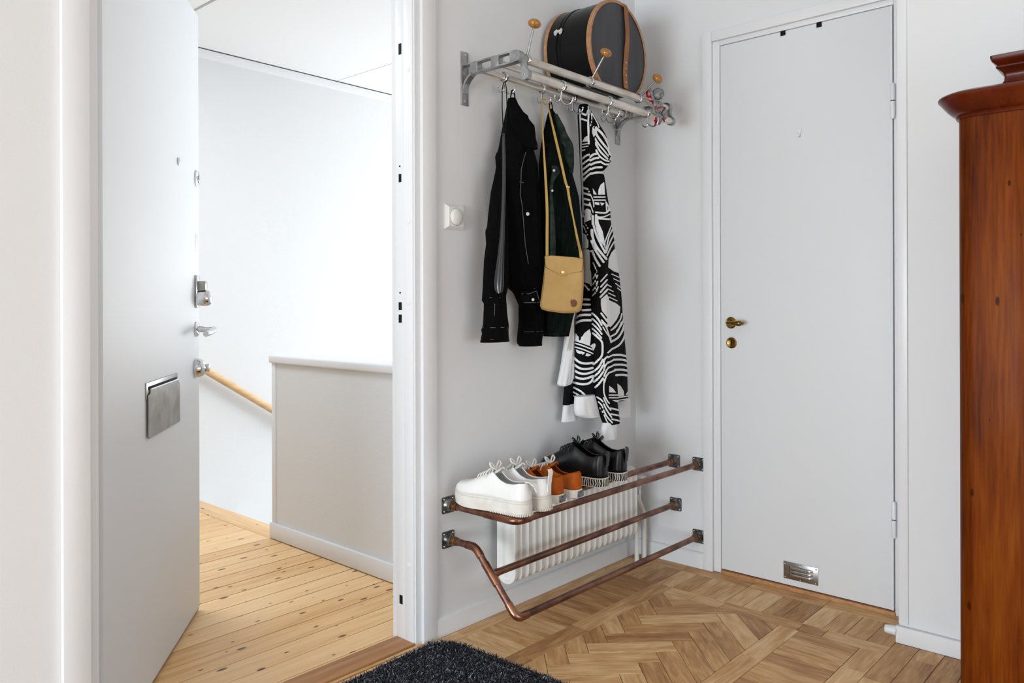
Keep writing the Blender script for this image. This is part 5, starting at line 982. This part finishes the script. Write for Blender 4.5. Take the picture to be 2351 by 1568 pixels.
# ================================================================ SHOES
HWT = [(0, 0.0), (0.004, 0.22), (0.015, 0.42), (0.04, 0.62), (0.08, 0.74), (0.15, 0.79), (0.28, 0.75), (0.42, 0.76), (0.55, 0.86), (0.66, 0.97), (0.74, 1.0), (0.82, 0.97), (0.89, 0.85), (0.94, 0.68), (0.975, 0.46), (0.993, 0.24), (1, 0.0)]
def hwf(t): return float(np.interp(t, [a for a, _ in HWT], [b for _, b in HWT]))
def outline(L, W, k=0.0, n=44):
    ts = [0.5 - 0.5 * cos(pi * i / n) for i in range(n + 1)]; R_ = [(hwf(t) * (W + k) , (t - 0.5) * (L + 2 * k) + L / 2) for t in ts]
    return R_ + [(-x, y) for x, y in reversed(R_[1:-1])]
def shoe(name, label, Ln, W, zs, mats, H, zlift=None, foxing=0.0, tread=False, tab=None, group='shoes on the copper rack', patch=False, band=None):
    """local frame: heel centre at origin, toe along +y, sole down. H: table (t, rim height above sole top)"""
    o = thing(name, label, 'shoe', group=group)
    toe = lambda y: 0.010 * max(0, (y / Ln - 0.72) / 0.28) ** 2
    def oz(k, z): return [(x, y, z + toe(y)) for x, y in outline(Ln, W, k)]
    so = MB().rings([oz(-0.004, 0.0), oz(-0.0005, 0.002), oz(0.001, zs * 0.5), oz(-0.001, zs - 0.004), oz(-0.004, zs)]).build('sole', mats['sole'], o)
    ol = outline(Ln, W); no = len(ol); acc = [0.0]
    for i in range(1, no): acc.append(acc[-1] + hypot(ol[i][0] - ol[i - 1][0], ol[i][1] - ol[i - 1][1]))
    ar = so.data.attributes.new('arc', 'FLOAT', 'POINT'); ar.data.foreach_set('value', np.array([acc[i % no] for i in range(len(so.data.vertices))], np.float32))
    if band:
        for z_, r_, mt in band: MB().tube([Vector(p) for p in oz(0.0005, z_)], r_, 6, closed=True).build('foxing_line', mt, so)
    if tread:
        tm = MB()
        for x, y, z in oz(0.0012, 0.003)[::1]:
            if y < Ln * 0.45: tm.box(x - 0.0011, x + 0.0011, y - 0.0016, y + 0.0016, 0.0005, 0.0085)
        ob_ = tm.build('tread_ribs', mats['sole'], so, smooth=False); ob_['kind'] = 'stuff'
    Hf = lambda t: float(np.interp(t, [a for a, _ in H], [b for _, b in H]))
    tA, tB = 0.075, 0.44; tC = 0.66
    K = 14; ts = [1.0 * (0.5 - 0.5 * cos(pi * i / 72)) for i in range(72)]
    for sg in (1, -1):
        vs, fs = [], []
        for t in ts:
            hw_ = hwf(t) * W - (0.0035 if t > 0.1 else 0.0035 * t / 0.1); y = 0.0035 + t * (Ln - 0.006); ht = Hf(t)
            e_ = 0.004; tx_ = (hwf(t + e_) - hwf(max(0, t - e_))) * W; ty_ = (e_ + min(t, e_)) * Ln; nl_ = hypot(tx_, ty_); nx_, ny_ = -ty_ / nl_, tx_ / nl_       # inward normal of the outline (right side)
            k_ = np.interp(t, [0.03, 0.16], [0.0, 1.0]); nx_, ny_ = nx_ * (1 - k_) - k_, ny_ * (1 - k_); nl_ = hypot(nx_, ny_) or 1; nx_, ny_ = nx_ / nl_, ny_ / nl_
            if t < 0.03: nx_, ny_ = nx_ * t / 0.03, sqrt(max(0, 1 - (nx_ * t / 0.03) ** 2))
            if t < tB: D_ = float(np.interp(t, [0, 0.04, 0.15, 0.3, tB], [0.0065, 0.007, 0.010, 0.013, hw_ * 0.42])); he = max(hw_, 0.03)
            else: D_ = hw_ * (1 - float(np.interp(t, [tB, tB + 0.06, tC], [0.58, 0.3, 0.0]))); he = max(hw_, 0.0005)
            p_ = 0.62; phm = math.acos(min(1, max(0.0, 1 - D_ / he)) ** (1 / p_)); Ht = ht / max(0.3, sin(phm) ** 0.75)
            for k in range(K + 1):
                ph = phm * k / K; a_ = he * (1 - max(0, cos(ph)) ** p_); vs.append((sg * (hw_ + nx_ * a_) if t > 0 else 0.0, y + ny_ * a_, zs - 0.002 + toe(y) + Ht * sin(ph) ** 0.75))
        n = K + 1
        for i in range(len(ts) - 1):
            for k in range(K): fs.append((i * n + k, i * n + k + 1, (i + 1) * n + k + 1, (i + 1) * n + k))
        u = MB().add(vs, fs).build('upper', mats['upper'], o, angle=70)
        me_ = u.data; me_.materials.append(M[mats['lining']]); md = u.modifiers.new('thickness', 'SOLIDIFY'); md.thickness = 0.003; md.offset = 0.0; md.material_offset = 0; md.use_rim = True
    MB().prism([(x * 0.9, y) for x, y in outline(Ln - 0.02, W - 0.006)], 0, 0.003, Matrix.Translation((0, 0.008, zs - 0.001))).build('insole', mats['lining'], o)
    tg = []
    for i in range(11):
        t = 0.36 + 0.32 * i / 10; hw_ = hwf(t) * W * np.interp(t, [0.36, 0.5, 0.68], [0.5, 0.5, 0.25]); z = zs + Hf(max(t, 0.44)) * np.interp(t, [0.36, 0.44, 0.68], [1.18, 1.0, 0.9])
        tg.append([(-hw_, t * Ln, z - 0.012), (-hw_ * 0.5, t * Ln, z - 0.003), (0, t * Ln, z), (hw_ * 0.5, t * Ln, z - 0.003), (hw_, t * Ln, z - 0.012), (0, t * Ln, z - 0.006)])
    MB().rings(tg).build('tongue', mats['tongue'], o, angle=60)
    lc = MB(); nl = 5
    for i in range(nl):
        t = 0.46 + 0.042 * i; g = hwf(t) * W * np.interp(t, [0.46, 0.66], [0.46, 0.30]); z = zs + Hf(t) + 0.0015
        for s_ in (1, -1): lc.tube(spline([(-g * s_, t * Ln, z - 0.006), (-g * s_ * 0.6, (t + 0.006) * Ln, z + 0.002), (0, (t + 0.02) * Ln, z + 0.003), (g * s_ * 0.6, (t + 0.034) * Ln, z + 0.0), (g * s_, (t + 0.042) * Ln, z - 0.008)], 3), 0.0027, 6)
    lc.build('laces', mats['lace'], o)
    t = 0.45; z = zs + Hf(t) + 0.004; bw = MB()
    for s_ in (1, -1):
        bw.tube(spline([(0, t * Ln, z), (s_ * 0.012, (t + 0.01) * Ln, z + 0.015), (s_ * 0.022, (t + 0.02) * Ln, z + 0.021), (s_ * 0.024, (t + 0.0) * Ln, z + 0.012), (s_ * 0.010, (t - 0.01) * Ln, z + 0.003), (0, t * Ln, z)], 4), 0.0029, 6)
        bw.tube(spline([(0, t * Ln, z), (s_ * 0.015, (t + 0.03) * Ln, z + 0.004), (s_ * 0.03, (t + 0.05) * Ln, z - 0.010), (s_ * 0.036, (t + 0.055) * Ln, z - 0.022)], 4), 0.0018, 6)
    bw.sphere((0, t * Ln, z + 0.001), 0.0055, nu=10, nv=8)
    bw.build('bow', mats['lace'], o)
    for sg in (1, -1):
        for i in range(4):
            t = 0.47 + 0.045 * i; hw_ = hwf(t) * W; g = hw_ * np.interp(t, [0.46, 0.66], [0.52, 0.36]); z = zs + Hf(t) - 0.006
            MB().lathe([(0.0026, -0.001), (0.0026, 0.0008), (0.0014, 0.001), (0, -0.0005)], frame((sg * g, t * Ln, z + 0.003), (sg * 0.5, 0, 0.85)), 10).build('eyelet', mats['eyelet'], o)
    hb_ = Hf(0.0)
    if tab == 'up':
        MB().rings([[(-w_, y, z), (w_, y, z), (w_, y - 0.003, z), (-w_, y - 0.003, z)] for w_, y, z in ((0.0085, 0.003, zs + 0.012), (0.0085, 0.002, zs + hb_ * 0.6), (0.009, -0.001, zs + hb_), (0.0095, -0.004, zs + hb_ + 0.018), (0.009, -0.001, zs + hb_ + 0.028), (0.008, 0.004, zs + hb_ + 0.026))]).build('pull_tab', mats['upper'], o, angle=60)
    if tab == 'back':
        MB().rings([[(-w_, y, z), (w_, y, z), (w_, y, z - 0.003), (-w_, y, z - 0.003)] for w_, y, z in ((0.007, 0.012, zs + hb_ + 0.002), (0.0095, -0.004, zs + hb_ + 0.004), (0.011, -0.022, zs + hb_ - 0.004), (0.0085, -0.03, zs + hb_ - 0.022))]).build('pull_tab', mats['upper'], o, angle=60)
    if tab == 'heel':
        MB().rings([[(-w_, y, z), (w_, y, z), (w_, y - 0.0025, z), (-w_, y - 0.0025, z)] for w_, y, z in ((0.012, 0.0035, zs + hb_ * 0.45), (0.0125, 0.001, zs + hb_ * 0.7), (0.011, -0.001, zs + hb_ * 0.95), (0.009, 0.0005, zs + hb_ + 0.006), (0.007, 0.006, zs + hb_ + 0.008))]).build('heel_tab', mats['upper'], o, angle=60)
    if patch:
        MB().prism([(-0.016, 0.004), (0.016, 0.004), (0.016, zs - 0.006), (-0.016, zs - 0.006)], 0, 0.0009, Matrix(((1, 0, 0, 0), (0, 0, -1, -0.0003), (0, 1, 0, 0), (0, 0, 0, 1)))).build('heel_patch', 'patch', so, smooth=False)
        for z_ in (0.3, 0.34): pass
        for sg in (1, -1):
            pts = [(sg * (hwf(t) * W - 0.0018) , t * Ln - 0.0003, zs + zz) for t, zz in ((0.10, 0.004), (0.085, 0.016), (0.07, 0.03), (0.055, 0.045))]
            MB().tube(pts, 0.0007, 5).build('heel_stitch', 'stitch', o)
    return o
WM = dict(sole='solewhite', upper='shoewhite', lining='lining', tongue='shoewhite', lace='lacewhite', eyelet='steel')
OM = dict(sole='solewhite', upper='orange', lining='brownlining', tongue='orange', lace='lacewhite', eyelet='steel')
BM_ = dict(sole='zebra', upper='shoeblack', lining='shoeblack', tongue='shoeblack', lace='laceblack', eyelet='shoeblack')
HW_ = [(0, 0.054), (0.06, 0.054), (0.16, 0.048), (0.26, 0.047), (0.34, 0.054), (0.44, 0.076), (0.52, 0.068), (0.66, 0.05), (0.8, 0.034), (0.92, 0.024), (1, 0.004)]
HO_ = [(0, 0.054), (0.06, 0.053), (0.2, 0.04), (0.32, 0.044), (0.44, 0.066), (0.52, 0.062), (0.66, 0.048), (0.8, 0.036), (0.92, 0.026), (1, 0.004)]
HB_ = [(0, 0.080), (0.06, 0.078), (0.16, 0.07), (0.24, 0.072), (0.34, 0.084), (0.44, 0.102), (0.52, 0.098), (0.66, 0.08), (0.8, 0.057), (0.92, 0.04), (1, 0.004)]
ZR = 0.4225
def place(o, heel, toe_):
    o.location = (heel[0], heel[1], heel[2]); d = Vector(toe_) - Vector(heel); o.rotation_euler = Euler((atan2(d.z, hypot(d.x, d.y)), 0, atan2(d.y, d.x) - pi / 2), 'XYZ')
ws_ = [(0.041, 0.0014, 'solewhite'), (0.034, 0.0007, 'steel')]
place(shoe('sneaker', 'white leather platform sneaker nearest the doorway, pull tab folded back', 0.285, 0.0445, 0.045, WM, HW_, tread=True, tab='back', band=[(0.0385, 0.0012, 'rib_cream')]), (-1.057, -0.318, ZR + 0.0015), (-1.078, -0.035, ZR + 0.0015))
place(shoe('sneaker', 'white leather platform sneaker beside the orange pair, pull tab standing up', 0.285, 0.0445, 0.045, WM, HW_, tread=True, tab='up', band=[(0.0385, 0.0012, 'rib_cream')]), (-0.965, -0.318, ZR), (-0.983, -0.035, ZR))
place(shoe('sneaker', 'orange suede sneaker next to the white pair', 0.270, 0.0415, 0.030, OM, HO_, patch=True), (-0.868, -0.292, ZR), (-0.885, -0.025, ZR))
place(shoe('sneaker', 'orange suede sneaker next to the black pair', 0.270, 0.0415, 0.030, OM, HO_, patch=True), (-0.778, -0.296, ZR), (-0.793, -0.028, ZR))
place(shoe('sneaker', 'black leather sneaker with zebra sole next to the orange pair', 0.265, 0.048, 0.033, BM_, HB_, tab='heel', band=[(0.031, 0.002, 'rib_cream'), (0.002, 0.0012, 'rib_cream')]), (-0.594, -0.272, ZR), (-0.645, -0.012, ZR + 0.004))
place(shoe('sneaker', 'black leather sneaker with zebra sole at the right end of the row', 0.265, 0.048, 0.033, BM_, HB_, tab='heel', band=[(0.031, 0.002, 'rib_cream'), (0.002, 0.0012, 'rib_cream')]), (-0.477, -0.272, ZR), (-0.53, -0.012, ZR + 0.004))
